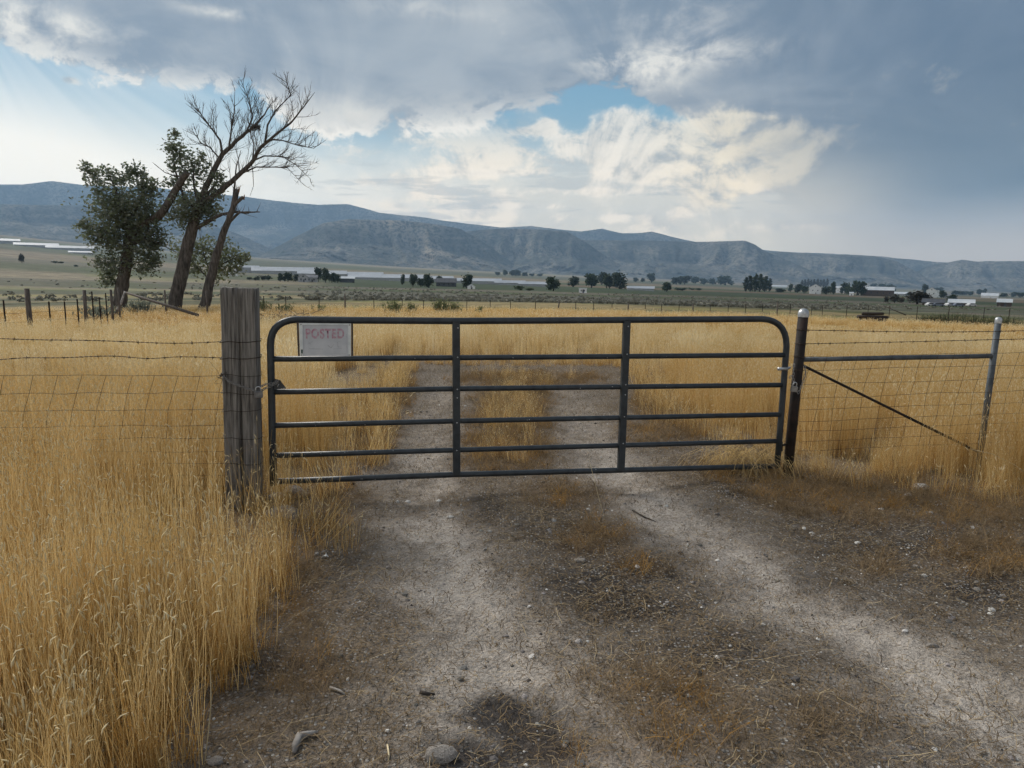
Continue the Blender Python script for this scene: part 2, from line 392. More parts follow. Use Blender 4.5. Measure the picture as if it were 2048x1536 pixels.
ys = [-4.]
while ys[-1] < 9: ys.append(ys[-1]+.05)
while ys[-1] < 12500: ys.append(ys[-1]*1.028)
ys = np.array(ys); tt = np.linspace(-1, 1, 441); sx = tt*(.5+.5*tt**2)
gx = sx[None, :]*(9+1.25*np.maximum(ys, 0))[:, None]; gy = np.repeat(ys[:, None], len(sx), 1)
gz = zg(gx, gy)
D = np.hypot(gx, np.maximum(gy, .01)); un = gx/np.maximum(gy, .3)
def C(*c): return np.array(c)
def lerp(a, b, t): return a + (b-a)*np.asarray(t)[..., None]
dust, dark, brown, trk, n1, n2 = near_masks(gx, gy)
col = lerp(C(.115, .092, .07), C(.225, .185, .145), n1)
col = lerp(col, C(.45, .40, .35), dust*.9)
col = lerp(col, C(.046, .040, .037), dark*.95)
col = lerp(col, C(.15, .095, .05), brown*.75)
tl = tall(gx, gy)
col = np.where(tl[..., None], lerp(C(.13, .095, .058), C(.21, .145, .078), n1), col)
# pasture and farmland further off
wob = fbm(un*6, np.log(D)*5, 4, 91)
lD = np.log(D) + .16*(wob-.5) + .05*(fbm(un*22, np.log(D)*16, 3, 93)-.5)
bands_c = [(3.2, (.30, .21, .085)), (3.75, (.34, .25, .11)), (4.05, (.19, .17, .075)), (4.3, (.32, .25, .12)), (4.5, (.115, .115, .055)), (4.75, (.16, .15, .09)), (4.9, (.24, .21, .16)), (5.0, (.13, .125, .10)),
           (5.5, (.125, .12, .09)), (5.75, (.08, .095, .045)), (5.95, (.15, .135, .10)), (6.15, (.05, .07, .034)), (6.6, (.055, .075, .038)), (6.85, (.17, .13, .085)), (7.1, (.08, .10, .05)), (7.4, (.22, .18, .12)), (7.8, (.12, .125, .085)), (8.3, (.26, .215, .15)), (8.8, (.19, .165, .125)), (9.6, (.18, .16, .12))]
bands_l = [(3.2, (.30, .21, .085)), (3.6, (.26, .17, .09)), (3.9, (.20, .15, .08)), (4.15, (.30, .22, .10)), (4.4, (.115, .115, .06)), (4.6, (.25, .205, .11)), (4.75, (.095, .10, .05)), (4.95, (.27, .22, .125)), (5.1, (.26, .21, .10)), (5.25, (.10, .105, .06)), (5.5, (.25, .21, .14)), (5.65, (.11, .11, .07)),
           (6.0, (.14, .13, .09)), (6.2, (.25, .21, .14)), (6.4, (.10, .11, .06)), (6.8, (.15, .14, .10)), (7.1, (.23, .19, .13)), (7.4, (.10, .11, .07)), (8.3, (.21, .18, .13)), (9.6, (.18, .16, .12))]
def bandcol(b):
    k = np.array([q[0] for q in b]); c = np.array([q[1] for q in b]); i = np.clip(np.searchsorted(k, lD)-1, 0, len(k)-2)
    t = np.clip((lD-k[i])/(k[i+1]-k[i]), 0, 1); t = sstep(t, .55, 1.)
    return c[i] + (c[i+1]-c[i])*t[..., None]
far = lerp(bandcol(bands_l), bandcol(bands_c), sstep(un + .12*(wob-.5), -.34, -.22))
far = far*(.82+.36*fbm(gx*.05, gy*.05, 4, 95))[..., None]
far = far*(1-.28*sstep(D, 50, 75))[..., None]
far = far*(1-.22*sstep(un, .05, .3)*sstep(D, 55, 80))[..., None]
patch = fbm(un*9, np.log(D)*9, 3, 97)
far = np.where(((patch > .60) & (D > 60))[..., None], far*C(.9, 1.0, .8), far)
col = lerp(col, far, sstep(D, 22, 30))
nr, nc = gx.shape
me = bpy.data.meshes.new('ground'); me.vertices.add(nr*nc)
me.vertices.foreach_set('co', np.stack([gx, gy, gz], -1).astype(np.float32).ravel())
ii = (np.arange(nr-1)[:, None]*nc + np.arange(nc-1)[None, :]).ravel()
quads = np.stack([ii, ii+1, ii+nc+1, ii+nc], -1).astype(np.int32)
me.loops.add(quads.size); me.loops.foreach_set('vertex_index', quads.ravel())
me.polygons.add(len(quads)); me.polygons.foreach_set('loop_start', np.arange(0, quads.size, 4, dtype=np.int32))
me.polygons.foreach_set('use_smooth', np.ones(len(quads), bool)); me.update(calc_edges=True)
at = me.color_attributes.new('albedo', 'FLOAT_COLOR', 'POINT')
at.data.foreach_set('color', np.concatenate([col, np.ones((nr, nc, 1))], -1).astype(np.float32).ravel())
ta = me.attributes.new('tread', 'FLOAT', 'POINT')
dl, sl, sdl, dr, sr, sdr = trk
ta.data.foreach_set('value', (np.exp(-((np.abs(sdl)-.0)/.16)**4)*(1-dark*.5)*sstep(fbm(gx*1.1, gy*1.1, 3, 111), .38, .55)).astype(np.float32).ravel())
ts = me.attributes.new('along', 'FLOAT', 'POINT'); ts.data.foreach_set('value', (sl + np.abs(sdl)*.55).astype(np.float32).ravel())
bw = me.attributes.new('loose', 'FLOAT', 'POINT'); bw.data.foreach_set('value', (np.clip(1-dust*1.1, 0, 1)*(1-sstep(D, 12, 25))).astype(np.float32).ravel())
gm = bpy.data.materials.new('dirt_and_fields'); gm.use_nodes = True; t = gm.node_tree; t.nodes.clear(); S.tree = t
N, L = t.nodes, t.links
out = N.new('ShaderNodeOutputMaterial'); b = N.new('ShaderNodeBsdfPrincipled'); L.new(b.outputs[0], out.inputs['Surface'])
b.inputs['Roughness'].default_value = .95; b.inputs['Specular IOR Level'].default_value = .15
ac = N.new('ShaderNodeAttribute'); ac.attribute_name = 'albedo'
def attr(n):
    a = N.new('ShaderNodeAttribute'); a.attribute_name = n; return S(a.outputs['Fac'])
tcn = N.new('ShaderNodeTexCoord'); ob = tcn.outputs['Object']
sepn = N.new('ShaderNodeSeparateXYZ'); L.new(ob, sepn.inputs[0]); gx_, gy_ = S(sepn.outputs[0]), S(sepn.outputs[1])
dist = (gx_*gx_ + gy_*gy_).op('SQRT')
nearw = dist.sm(30., 10.)
n_a = noise(ob, 9., 4, .65, dim='2D'); n_b = noise(ob, 60., 3, .7, dim='2D'); n_c = noise(ob, 230., 2, .6, dim='2D')
var = ((n_a-.5)*1.0 + (n_b-.5)*1.5 + (n_c-.5)*1.1)*nearw + 1.
ffar = noise(comb(gx_/dist*60., dist.op('LOGARITHM', 2.718)*40.), 1., 4, .7, dim='2D')
nmid = noise(ob, .6, 5, .7, dim='2D')
var = var + ((ffar-.5)*1.5 + (nmid-.5)*.9)*(nearw*-1.+1.)
vm = N.new('ShaderNodeVectorMath'); vm.operation = 'SCALE'; L.new(ac.outputs['Color'], vm.inputs[0]); L.new(var.op('MAXIMUM', .25).s, vm.inputs['Scale'])
# pebbles and chaff set in the dirt
vo = N.new('ShaderNodeTexVoronoi'); vo.voronoi_dimensions = '2D'; vo.inputs['Scale'].default_value = 48.; L.new(ob, vo.inputs['Vector'])
sepc = N.new('ShaderNodeSeparateColor'); L.new(vo.outputs['Color'], sepc.inputs[0])
peb = S(vo.outputs['Distance']).sm(.42, .26)*S(sepc.outputs[0]).sm(.58, .64)*nearw*attr('loose')
pc = mixc(S(sepc.outputs[1]), (.10, .09, .08, 1), (.50, .48, .45, 1))
fc = mixc(peb*.75, S(vm.outputs[0]), pc)
L.new(fc.s, b.inputs['Base Color'])
hgt = (n_a*.5 + n_b*.35 + n_c*.12 + peb*.3)*.05 + attr('tread')*(attr('along')*(2*PI/.034)).op('SINE')*.0028
bn = N.new('ShaderNodeBump'); bn.inputs['Distance'].default_value = 1.; L.new(hgt.s, bn.inputs['Height'])
L.new((nearw*.9+.02).s, bn.inputs['Strength']); L.new(bn.outputs[0], b.inputs['Normal'])
me.materials.append(gm)
ground = bpy.data.objects.new('ground', me); COL.objects.link(ground); ground['kind'] = 'structure'

# ------------------------------------------------------------------ hills: benches and mesas, far to near
hill_m = bpy.data.materials.new('juniper_slope'); hill_m.use_nodes = True; t = hill_m.node_tree; t.nodes.clear(); S.tree = t
N, L = t.nodes, t.links
out = N.new('ShaderNodeOutputMaterial'); b = N.new('ShaderNodeBsdfDiffuse'); L.new(b.outputs[0], out.inputs['Surface'])
tcn = N.new('ShaderNodeTexCoord'); ob = tcn.outputs['Object']
sepn = N.new('ShaderNodeSeparateXYZ'); L.new(ob, sepn.inputs[0])
big = noise(ob, .0022, 6, .6); dots = noise(ob, .030, 5, .75)
strat = noise(comb(S(sepn.outputs[0])*.0006, S(sepn.outputs[1])*.0006, S(sepn.outputs[2])*.03), 1., 4, .6)
c = mixc(big.sm(.35, .68), (.06, .062, .056, 1), (.20, .18, .152, 1))
c = mixc(strat.sm(.53, .66)*.45, c, (.20, .175, .15, 1))
c = mixc(dots.sm(.46, .58)*.9, c, (.028, .036, .026, 1))
c = mixc((noise(ob, .0011, 3, .5).sm(.58, .68))*.4*dots.sm(.55, .45), c, (.36, .29, .21, 1))
L.new(c.s, b.inputs['Color'])
def mesa(name, crest, D0, D1, seed, foot=None, cliff=.16, flute=1., rows=54, step=4.):
    """a slope rising from the valley floor at distance D0 to a crest at D1, gullied; crest given by sight lines"""
    xs = np.arange(crest[0][0], crest[-1][0]+.1, step); cyy = np.interp(xs, [c[0] for c in crest], [c[1] for c in crest])
    cyy = cyy + 1.6*(fbm(xs/26., xs*0+seed, 4, seed)-.5)
    V = []; n = len(xs)
    tr = np.concatenate([np.linspace(0, 1, rows), [1.04, 1.12, 1.3]])
    T_, X_ = np.meshgrid(tr, xs); w_ = 60*(fbm(X_/110., T_*2.2, 3, seed+2)-.5); sl = (52 if seed % 4 == 1 else -46)*T_
    g1 = np.abs(2*fbm((X_+w_+sl)/62., T_*1.1+3, 3, seed+5)-1); g2 = np.abs(2*fbm((X_+w_*1.6+sl*1.5)/17., T_*3.2+8, 3, seed+6)-1); g3 = fbm(X_/7., T_*16, 3, seed+8)-.5
    env = np.sin(np.clip(T_, 0, 1)*PI)**.7*np.where(T_ > 1, 0, 1)
    Gd = ((g1-.35)*.32 + (g2-.3)*.10 + g3*.06)*flute*env; Zs = ((g2-.3)*-.035 + (g1-.35)*-.05 + g3*.03)*flute*env
    for i, (px, py) in enumerate(zip(xs, cyy)):
        d = ray(px, 560); h = math.hypot(d[0], d[1]); dx, dy = d[0]/h, d[1]/h
        dc = ray(px, py); zc = H + dc[2]/math.hypot(dc[0], dc[1])*D1
        z0 = float(zbase(dx*D0, dy*D0)) - 6
        for k, tq in enumerate(tr):
            r = D0 + (D1-D0)*min(1.6, tq+Gd[i, k])
            s = (.62*tq**1.45 if tq < 1-cliff else .62*(1-cliff)**1.45 + (1-.62*(1-cliff)**1.45)*((tq-1+cliff)/cliff)**.8) if tq <= 1 else 1-(tq-1)*.12
            V.append((dx*r, dy*r, z0 + (zc-z0)*(s+Zs[i, k])))
    nrw = len(tr)
    fs = [(i*nrw+k, (i+1)*nrw+k, (i+1)*nrw+k+1, i*nrw+k+1) for i in range(n-1) for k in range(nrw-1)]
    m = MB(); m.add(V, fs, 0, True); o = m.build(name, hill_m); o['kind'] = 'structure'; return o
mesa('far_ridge', [(-500, 392), (-200, 380), (0, 370), (60, 370), (120, 363), (180, 371), (320, 376), (400, 385), (500, 394), (560, 402), (640, 410), (700, 408), (760, 425), (850, 435), (900, 443), (960, 450), (1000, 455), (1060, 452), (1120, 459), (1160, 463), (1200, 457), (1240, 467), (1270, 466), (1300, 463), (1360, 478), (1420, 490), (1560, 503), (1650, 507), (1760, 513), (1800, 517), (1870, 524), (2100, 530), (2500, 545)], 8600, 11000, 3, cliff=.1, flute=.8, step=7)
mesa('east_mesa', [(1780, 575), (1850, 533), (1920, 519), (1950, 523), (2048, 522), (2150, 520), (2300, 528), (2600, 540)], 8000, 9600, 9, cliff=.25)
mesa('bench_mesa', [(1440, 520), (1500, 506), (1560, 504), (1640, 509), (1740, 511), (1790, 523), (1840, 548), (1900, 584)], 7200, 8700, 13, cliff=.22)
mesa('flat_mesa', [(1100, 500), (1160, 480), (1220, 480), (1300, 481), (1400, 484), (1485, 481), (1505, 489), (1525, 502), (1600, 532), (1700, 580)], 6600, 8000, 17, cliff=.25)
mesa('middle_mesa', [(860, 500), (930, 463), (1000, 457), (1080, 459), (1130, 463), (1165, 482), (1210, 512), (1290, 560)], 6100, 7300, 23, cliff=.22)
mesa('front_mesa', [(440, 545), (540, 502), (600, 470), (650, 446), (700, 438), (800, 441), (870, 448), (920, 458), (960, 480), (1010, 515), (1070, 560)], 5500, 6700, 29, cliff=.2)
mesa('left_bench', [(-500, 412), (-100, 409), (60, 410), (180, 412), (300, 421), (400, 440), (480, 468), (560, 505), (640, 545)], 6000, 7600, 37, cliff=.12, flute=.7)

# ------------------------------------------------------------------ materials
M = {}
M['steel_paint'] = mat('gate_paint', [(.012, .017, .022), (.022, .029, .036), (.03, .037, .044)], 14, .42, 0, .12, 160, spec=.45)
M['chip'] = mat('chipped_paint', [(.35, .36, .36), (.5, .5, .5)], 30, .6)
M['rust_post'] = mat('dark_rusted_pipe', [(.010, .009, .009), (.018, .013, .012), (.034, .020, .016)], 9, .75, 0, .35, 120)
M['grey_pipe'] = mat('weathered_grey_pipe', [(.055, .065, .075), (.085, .098, .11), (.13, .14, .15)], 8, .55, .3, .25, 120)
M['galv'] = mat('galvanised_steel', [(.32, .33, .34), (.5, .51, .52)], 40, .4, .7)
M['chain'] = mat('dull_chain', [(.16, .155, .15), (.28, .27, .26)], 60, .5, .5)
M['wire'] = mat('old_wire', [(.035, .026, .02), (.075, .055, .045)], 30, .7, .4)
M['tie'] = mat('weathered_timber', [(.03, .027, .025), (.18, .168, .155), (.32, .30, .278), (.43, .405, .375)], 6.5, .9, 0, .9, 60, (11, 11, .55), lo=.28, hi=.72)
M['post_wood'] = mat('grey_post_wood', [(.06, .05, .045), (.15, .13, .115)], 8, .9, 0, .5, 60, (4, 4, .5))
M['tpost'] = mat('steel_fence_post', [(.022, .018, .016), (.045, .033, .03)], 12, .8)
M['birch'] = mat('bleached_wood', [(.10, .085, .075), (.42, .39, .36)], 6, .9, 0, .4, 30)
M['bark'] = mat('grey_bark', [(.034, .030, .027), (.078, .069, .062), (.13, .115, .104)], 3, .95, 0, 1., 9, (3, 3, .6))
M['twig'] = mat('dead_branch', [(.028, .023, .02), (.06, .05, .043)], 3, .95)
M['bare_wood'] = mat('split_bare_wood', [(.10, .05, .03), (.22, .13, .08)], 6, .9)
M['leaf'] = mat('cottonwood_leaf', [(.095, .12, .075), (.155, .185, .11)], .8, .6, trans=.5)
M['leaf_light'] = mat('pale_willow_leaf', [(.11, .135, .065), (.19, .215, .105)], .9, .6, trans=.35)  # light green is the willow leaf's own colour
M['leaf_grey'] = mat('dusty_leaf', [(.13, .15, .12), (.21, .23, .185)], .8, .6, trans=.5)
M['far_leaf'] = mat('distant_tree_leaf', [(.028, .045, .027), (.055, .08, .042)], .15, .7, trans=.2, rand=.25)
M['far_leaf_light'] = mat('distant_light_leaf', [(.05, .075, .03), (.085, .11, .045)], .15, .7, trans=.2, rand=.2)
M['far_leaf_grey'] = mat('distant_grey_leaf', [(.06, .06, .05), (.11, .105, .09)], .15, .7, trans=.2, rand=.2)
M['stone'] = mat('pale_stone', [(.16, .14, .125), (.30, .27, .24), (.40, .37, .34)], 12, .95, 0, .6, 60)
M['gravel'] = mat('gravel_stone', [(.11, .10, .09), (.24, .225, .21)], 4, .95, rand=.75)
M['white_peb'] = mat('white_pebble', [(.45, .43, .40), (.62, .6, .57)], 9, .9, rand=.3)
M['paper'] = mat('white_paper', [(.65, .65, .63), (.78, .78, .76)], 20, .9)
STRAW = grass_mat('golden_straw', (.58, .40, .16), (.78, .59, .30), .45)
STRAW2 = grass_mat('orange_straw', (.46, .26, .075), (.60, .38, .14), .4)
STRAW_F = grass_mat('field_straw', (.62, .45, .20), (.80, .64, .36), .45)
HEAD = grass_mat('pale_seed_head', (.70, .57, .33), (.86, .76, .53), .35)
BLADE = grass_mat('dry_leaf_blade', (.30, .16, .045), (.50, .30, .10), .4)
WEED = grass_mat('brown_weed', (.15, .105, .06), (.35, .25, .145), .2)
LITTER = grass_mat('straw_litter', (.20, .145, .08), (.52, .41, .25), .1)
CHAFF = grass_mat('dark_chaff', (.07, .05, .032), (.26, .19, .115), .1)
SAGE = grass_mat('sage_leaf', (.17, .17, .14), (.30, .29, .24), .15)

# ------------------------------------------------------------------ ground cover: clumps set out point by point
SEG = 4
def ribbon(m, pts, w, mi, yaw):
    vs = []; n = len(pts); sx_, sy_ = math.cos(yaw), math.sin(yaw)
    for i, p in enumerate(pts):
        q = w*(1-.75*i/(n-1))/2; vs += [(p[0]-sx_*q, p[1]-sy_*q, p[2]), (p[0]+sx_*q, p[1]+sy_*q, p[2])]
    m.add(vs, [(2*i, 2*i+1, 2*i+3, 2*i+2) for i in range(n-1)], mi, True)
def stalk(m, R, x, y, h, lean, bend, w, head, mi, headmi=1):
    a = R.random()*2*PI; dx, dy = math.cos(a), math.sin(a); pts = []
    for i in range(SEG+1):
        t = i/SEG; o = lean*t*h + bend*t**3*h; pts.append((x+dx*o, y+dy*o, h*t*(1-.25*bend*t*t)))
    ribbon(m, pts, w, mi, R.random()*PI)
    if head:
        p0 = Vector(pts[-2]).lerp(Vector(pts[-1]), .75); d = (Vector(pts[-1])-Vector(pts[-2])).normalized()
        L_ = head*(.7+.6*R.random()); droop = R.random()**2*.9
        d2 = (d*(1-.5*droop) + Vector((dx, dy, -.5))*droop).normalized()
        c = [p0, p0+d*L_*.4, p0+d*L_*.4+d2*L_*.35, p0+d*L_*.4+d2*L_*.65]
        if SEG > 3: m.tube(c, [w*.35, w*1.15, w*1.0, w*.2], 3, headmi, cap=False)
        else: ribbon(m, [c[0], c[1], c[3]], w*2.6, headmi, R.random()*PI)
def tuft_tall(k, h0, n, rad, w=.0034, nb=6, headp=.5, mats=None, wild=1.):
    R = random.Random(k); m = MB()
    for i in range(n):
        a, r = R.random()*2*PI, rad*math.sqrt(R.random())
        h = h0*R.uniform(.62, 1.08)
        stalk(m, R, r*math.cos(a), r*math.sin(a), h, R.gauss(0, .06)*wild*(3 if R.random() < .08 else 1), abs(R.gauss(0, .10))*wild*(4 if R.random() < .06 else 1), w*R.uniform(.7, 1.2), .034 if R.random() < headp else 0, 0 if R.random() < .72 else 2)
    for i in range(nb):
        a, r = R.random()*2*PI, rad*R.random(); h = h0*R.uniform(.22, .5)
        stalk(m, R, r*math.cos(a), r*math.sin(a), h, R.uniform(.1, .5), R.uniform(0, .7), w*1.4, 0, 3)
    return m.mesh('tuft', mats or [STRAW, HEAD, STRAW2, BLADE])
def tuft_weed(k, h0, n, rad, mt, w=.0022):
    R = random.Random(k); m = MB()
    for i in range(n):
        a, r = R.random()*2*PI, rad*math.sqrt(R.random())
        stalk(m, R, r*math.cos(a), r*math.sin(a), h0*R.uniform(.3, 1.), R.uniform(.1, 1.1), R.uniform(0, 1.2), w*R.uniform(.7, 1.5), .012 if R.random() < .3 else 0, 0, 0)
    return m.mesh('weed', [mt])
def litter(k, n, rad, Lm, mt, w=.0022):
    R = random.Random(k); m = MB()
    for i in range(n):
        x, y, a, l = R.gauss(0, rad), R.gauss(0, rad), R.random()*2*PI, Lm*R.uniform(.3, 1.)
        dx, dy = math.cos(a), math.sin(a); z = R.uniform(.002, .012); z2 = z + R.uniform(0, .03)*(R.random() < .4); bd = R.gauss(0, .15)*l
        pts = [(x, y, z), (x+dx*l*.5-dy*bd, y+dy*l*.5+dx*bd, (z+z2)/2+.002), (x+dx*l, y+dy*l, z2)]
        q = w/2; vs = []
        for p in pts: vs += [(p[0]-dy*q, p[1]+dx*q, p[2]), (p[0]+dy*q, p[1]-dx*q, p[2])]
        m.add(vs, [(0, 1, 3, 2), (2, 3, 5, 4)], 0)
    return m.mesh('litter', [mt])
def rock_mesh(k, sub=1, flat=.6, rough=.25, mt=None, name='stone'):
    import bmesh
    R = random.Random(k); bm = bmesh.new(); bmesh.ops.create_icosphere(bm, subdivisions=sub+1, radius=1)
    ax = [Vector((R.gauss(0, 1), R.gauss(0, 1), R.gauss(0, 1))).normalized() for _ in range(7)]
    of = [R.uniform(.55, .9) for _ in ax]
    for v in bm.verts:
        for a_, o_ in zip(ax, of):
            d = v.co.dot(a_)
            if d > o_: v.co -= a_*(d-o_)*.85
        v.co *= 1+rough*.25*(R.random()-.5); v.co.z *= flat
    me_ = bpy.data.meshes.new(name); bm.to_mesh(me_); bm.free(); me_.materials.append(mt or M['gravel']); return me_
def scatter(name, pts, meshes, label, smin=.8, smax=1.2, tilt=.12, scale=None, yaw=True):
    """pts: N x 3; a point cloud whose points carry one of the clump meshes each"""
    lib = bpy.data.collections.new(name+'_clumps')
    for i, me_ in enumerate(meshes): lib.objects.link(bpy.data.objects.new('%s_clump_%02d' % (name, i), me_))
    n = len(pts); pm = bpy.data.meshes.new(name); pm.vertices.add(n); pm.vertices.foreach_set('co', np.asarray(pts, np.float32).ravel())
    rot = np.stack([rng.normal(0, tilt, n), rng.normal(0, tilt, n), rng.random(n)*2*PI if yaw else np.zeros(n)], -1)
    a = pm.attributes.new('rot', 'FLOAT_VECTOR', 'POINT'); a.data.foreach_set('vector', rot.astype(np.float32).ravel())
    sc = rng.uniform(smin, smax, n)*(1 if scale is None else scale)
    a = pm.attributes.new('scl', 'FLOAT', 'POINT'); a.data.foreach_set('value', sc.astype(np.float32))
    o = bpy.data.objects.new(name, pm); COL.objects.link(o); o['kind'] = 'stuff'; o['label'] = label
    g = bpy.data.node_groups.new(name, 'GeometryNodeTree')
    g.interface.new_socket('Geometry', in_out='INPUT', socket_type='NodeSocketGeometry'); g.interface.new_socket('Geometry', in_out='OUTPUT', socket_type='NodeSocketGeometry')
    gi, go = g.nodes.new('NodeGroupInput'), g.nodes.new('NodeGroupOutput')
    ci = g.nodes.new('GeometryNodeCollectionInfo'); ci.inputs['Collection'].default_value = lib; ci.inputs['Separate Children'].default_value = True; ci.inputs['Reset Children'].default_value = True
    ip = g.nodes.new('GeometryNodeInstanceOnPoints'); ip.inputs['Pick Instance'].default_value = True
    ar = g.nodes.new('GeometryNodeInputNamedAttribute'); ar.data_type = 'FLOAT_VECTOR'; ar.inputs[0].default_value = 'rot'
    as_ = g.nodes.new('GeometryNodeInputNamedAttribute'); as_.data_type = 'FLOAT'; as_.inputs[0].default_value = 'scl'
    rn = g.nodes.new('FunctionNodeRandomValue'); rn.data_type = 'INT'; rn.inputs[4].default_value = 0; rn.inputs[5].default_value = len(meshes)-1
    k = g.links.new
    k(gi.outputs[0], ip.inputs['Points']); k(ci.outputs[0], ip.inputs['Instance']); k(rn.outputs[2], ip.inputs['Instance Index'])
    k(ar.outputs[0], ip.inputs['Rotation']); k(as_.outputs[0], ip.inputs['Scale']); k(ip.outputs[0], go.inputs[0])
    md = o.modifiers.new('set_out', 'NODES'); md.node_group = g
    return o
def sample_box(n, x0, x1, y0, y1): return rng.uniform(x0, x1, n), rng.uniform(y0, y1, n)
def ground_pts(x, y, dz=0.): return np.stack([x, y, zg(x, y)+dz], -1)
def clear_of(x, y):                                    # keep the posts and the gate line free of clumps
    k = np.ones(len(x), bool)
    for (a, b_, r) in KEEP: k &= np.hypot(x-a, y-b_) > r
    return k
KEEP = [(-2.03, 5.17, .17), (2.47, 6.2, .08), (4.42, 6.55, .07), (-1.55, 4.95, .22)]

# tall grass close by
x, y = sample_box(3900, -8., -.6, .3, 9.); k = tall(x, y) & (np.abs(x) < 1.05*y+1.) & clear_of(x, y) & (np.hypot(x, y) > 1.15)
px_, py_ = proj(x, y, np.zeros_like(x)); dens = .82 - .35*sstep(y, 4, 9)
inner = np.ones(len(x))
for dx_, dy_ in ((.3, 0), (.5, 0), (.25, -.3), (.4, -.6)): inner *= np.where(tall(x+dx_, y+dy_), 1., .72)
inner *= np.where((x > -2.6) & (x < -1.2) & (y > 3.6) & (y < 5.3), .06, 1.)
k &= rng.random(len(x)) < dens*inner
x, y = x[k], y[k]
hs = (.80 + .3*(fbm(x*.9, y*.9, 3, 201)-.5)); edge = np.array([1.]*len(x))
for dx_, dy_ in ((.22, 0), (.12, -.2), (.45, 0)): edge *= np.where(tall(x+dx_, y+dy_), 1., .84)
tallm = [tuft_tall(300+i, .86, 78, .20, .0031, 34, .42) for i in range(7)] + [tuft_tall(320, .74, 50, .2, .003, 40, .3, [STRAW2, HEAD, BLADE, WEED], 2.2)]
scatter('tall_grass', ground_pts(x, y), tallm, 'tall golden dry grass with pale seed heads', .85, 1.12, .05, hs*edge)
x, y = sample_box(15000, -3.2, -.6, .9, 5.6); t1 = tall(x, y); nb_ = np.zeros(len(x), bool)
for dx_, dy_ in ((.3, 0), (.5, 0), (.25, -.3), (.4, -.6)): nb_ |= ~tall(x+dx_, y+dy_)
nb_ |= (x > -2.6) & (y > 3.7); out_ = np.zeros(len(x), bool)
for dx_, dy_ in ((-.12, 0), (-.1, .1)): out_ |= tall(x+dx_, y+dy_)
k = ((t1 & nb_ & (rng.random(len(x)) < np.where((x > -2.15) & (y > 4.3), .03, np.where((x > -2.6) & (y > 3.6), .10, .34)))) | (~t1 & out_ & (rng.random(len(x)) < .16))) & clear_of(x, y) & (np.hypot(x, y) > 1.1); x, y = x[k], y[k]
thinm = [tuft_tall(350+i, .70, 7, .055, .0030, 6, .55) for i in range(6)]
scatter('edge_grass', ground_pts(x, y), thinm, 'thin scattered golden stems at the edge of the tall grass', .4, 1.1, .10)
# right side by the braced fence
x, y = sample_box(2500, .5, 10., 5., 13.5); k = tall(x, y) & (x < 1.1*y+1.5) & clear_of(x, y) & (rng.random(len(x)) < .62); x, y = x[k], y[k]
hs = .84 + .35*(fbm(x*.9, y*.9, 3, 203)-.5); edge = np.ones(len(x))
for dx_, dy_ in ((-.3, 0), (0, -.3), (-.3, -.5)): edge *= np.where(tall(x+dx_, y+dy_), 1., .78)
scatter('fence_side_grass', ground_pts(x, y), tallm, 'dry golden grass growing through the braced fence', .8, 1.1, .09, hs*edge)
# the field behind, coarser clumps with distance
x, y = sample_box(10500, -24, 24, 9., 27.5); k = tall(x, y) & (np.abs(x) < 1.0*y+1) & (np.hypot(x, y) < 26.5) & ((x < .5) | (y > 13.2)) & (rng.random(len(x)) < 1.15-.028*y); x, y = x[k], y[k]
SEG = 2
fieldm = [tuft_tall(400+i, .70, 56, .27, .0062, 26, .85, [STRAW_F, HEAD, STRAW, BLADE]) for i in range(6)] + [tuft_tall(420, .58, 50, .27, .006, 34, .4, [STRAW2, HEAD, BLADE, WEED], 2.), tuft_tall(421, .74, 52, .27, .006, 26, .95, [HEAD, HEAD, STRAW, STRAW2], 1.2)]
hs = .82 + .95*(fbm(x*.3, y*.3, 4, 205)-.5); hs *= 1-.55*(1-sstep(y, 14.8, 18.))*(np.abs(x-.3) < 3.2)
scatter('field_grass', ground_pts(x, y), fieldm, 'field of ripe golden grass beyond the gate', .8, 1.2, .08, hs)
x, y = sample_box(9000, -45, 50, 24., 58.); k = (np.abs(x) < .95*y) & (np.hypot(x, y) > 25.5) & (np.hypot(x, y) < 56) & (rng.random(len(x)) < .35+.6*(fbm(x*.15, y*.15, 3, 207) > .45)); x, y = x[k], y[k]
shortm = [tuft_tall(500+i, .33, 34, .42, .012, 16, .5) for i in range(4)]; SEG = 4
scatter('pasture_grass', ground_pts(x, y), shortm, 'shorter dry pasture grass toward the far fence', .7, 1.3, .12)
# weeds, chaff, gravel
x, y = sample_box(34000, -4.5, 9.5, 1.2, 14.8); _, dk_, br_, _, _, _ = near_masks(x, y); k = (br_ > .14+.4*rng.random(len(x))) & ~tall(x, y) & clear_of(x, y) & (np.hypot(x, y) > 1.3); x, y = x[k], y[k]
weedm = [tuft_weed(600+i, .13, 26, .07, WEED) for i in range(4)] + [tuft_weed(610, .11, 22, .08, BLADE)]
scatter('brown_weeds', ground_pts(x, y), weedm, 'low brown matted weeds along the track', .5, 1.3, .15)
x, y = sample_box(14000, -3.2, 8.5, 4.2, 15.5); t0 = tall(x, y); nb_ = np.zeros(len(x), bool)
for dx_, dy_ in ((.4, 0), (-.4, 0), (0, .5), (0, -.5)): nb_ |= tall(x+dx_, y+dy_)
_, _, br_, _, _, _ = near_masks(x, y)
k = ~t0 & clear_of(x, y) & ((nb_ & (rng.random(len(x)) < .7)) | ((y > 6.3) & (br_ > .42+.6*rng.random(len(x))))); x, y = x[k], y[k]
scatter('verge_grass', ground_pts(x, y), [tuft_tall(700+i, .34, 9, .09, .003, 9, .35) for i in range(3)], 'thin bent grass at the edge of the track', .6, 1.2, .25, np.where((y > 6.3) & (np.abs(x-.15) < .75), .72, 1.))
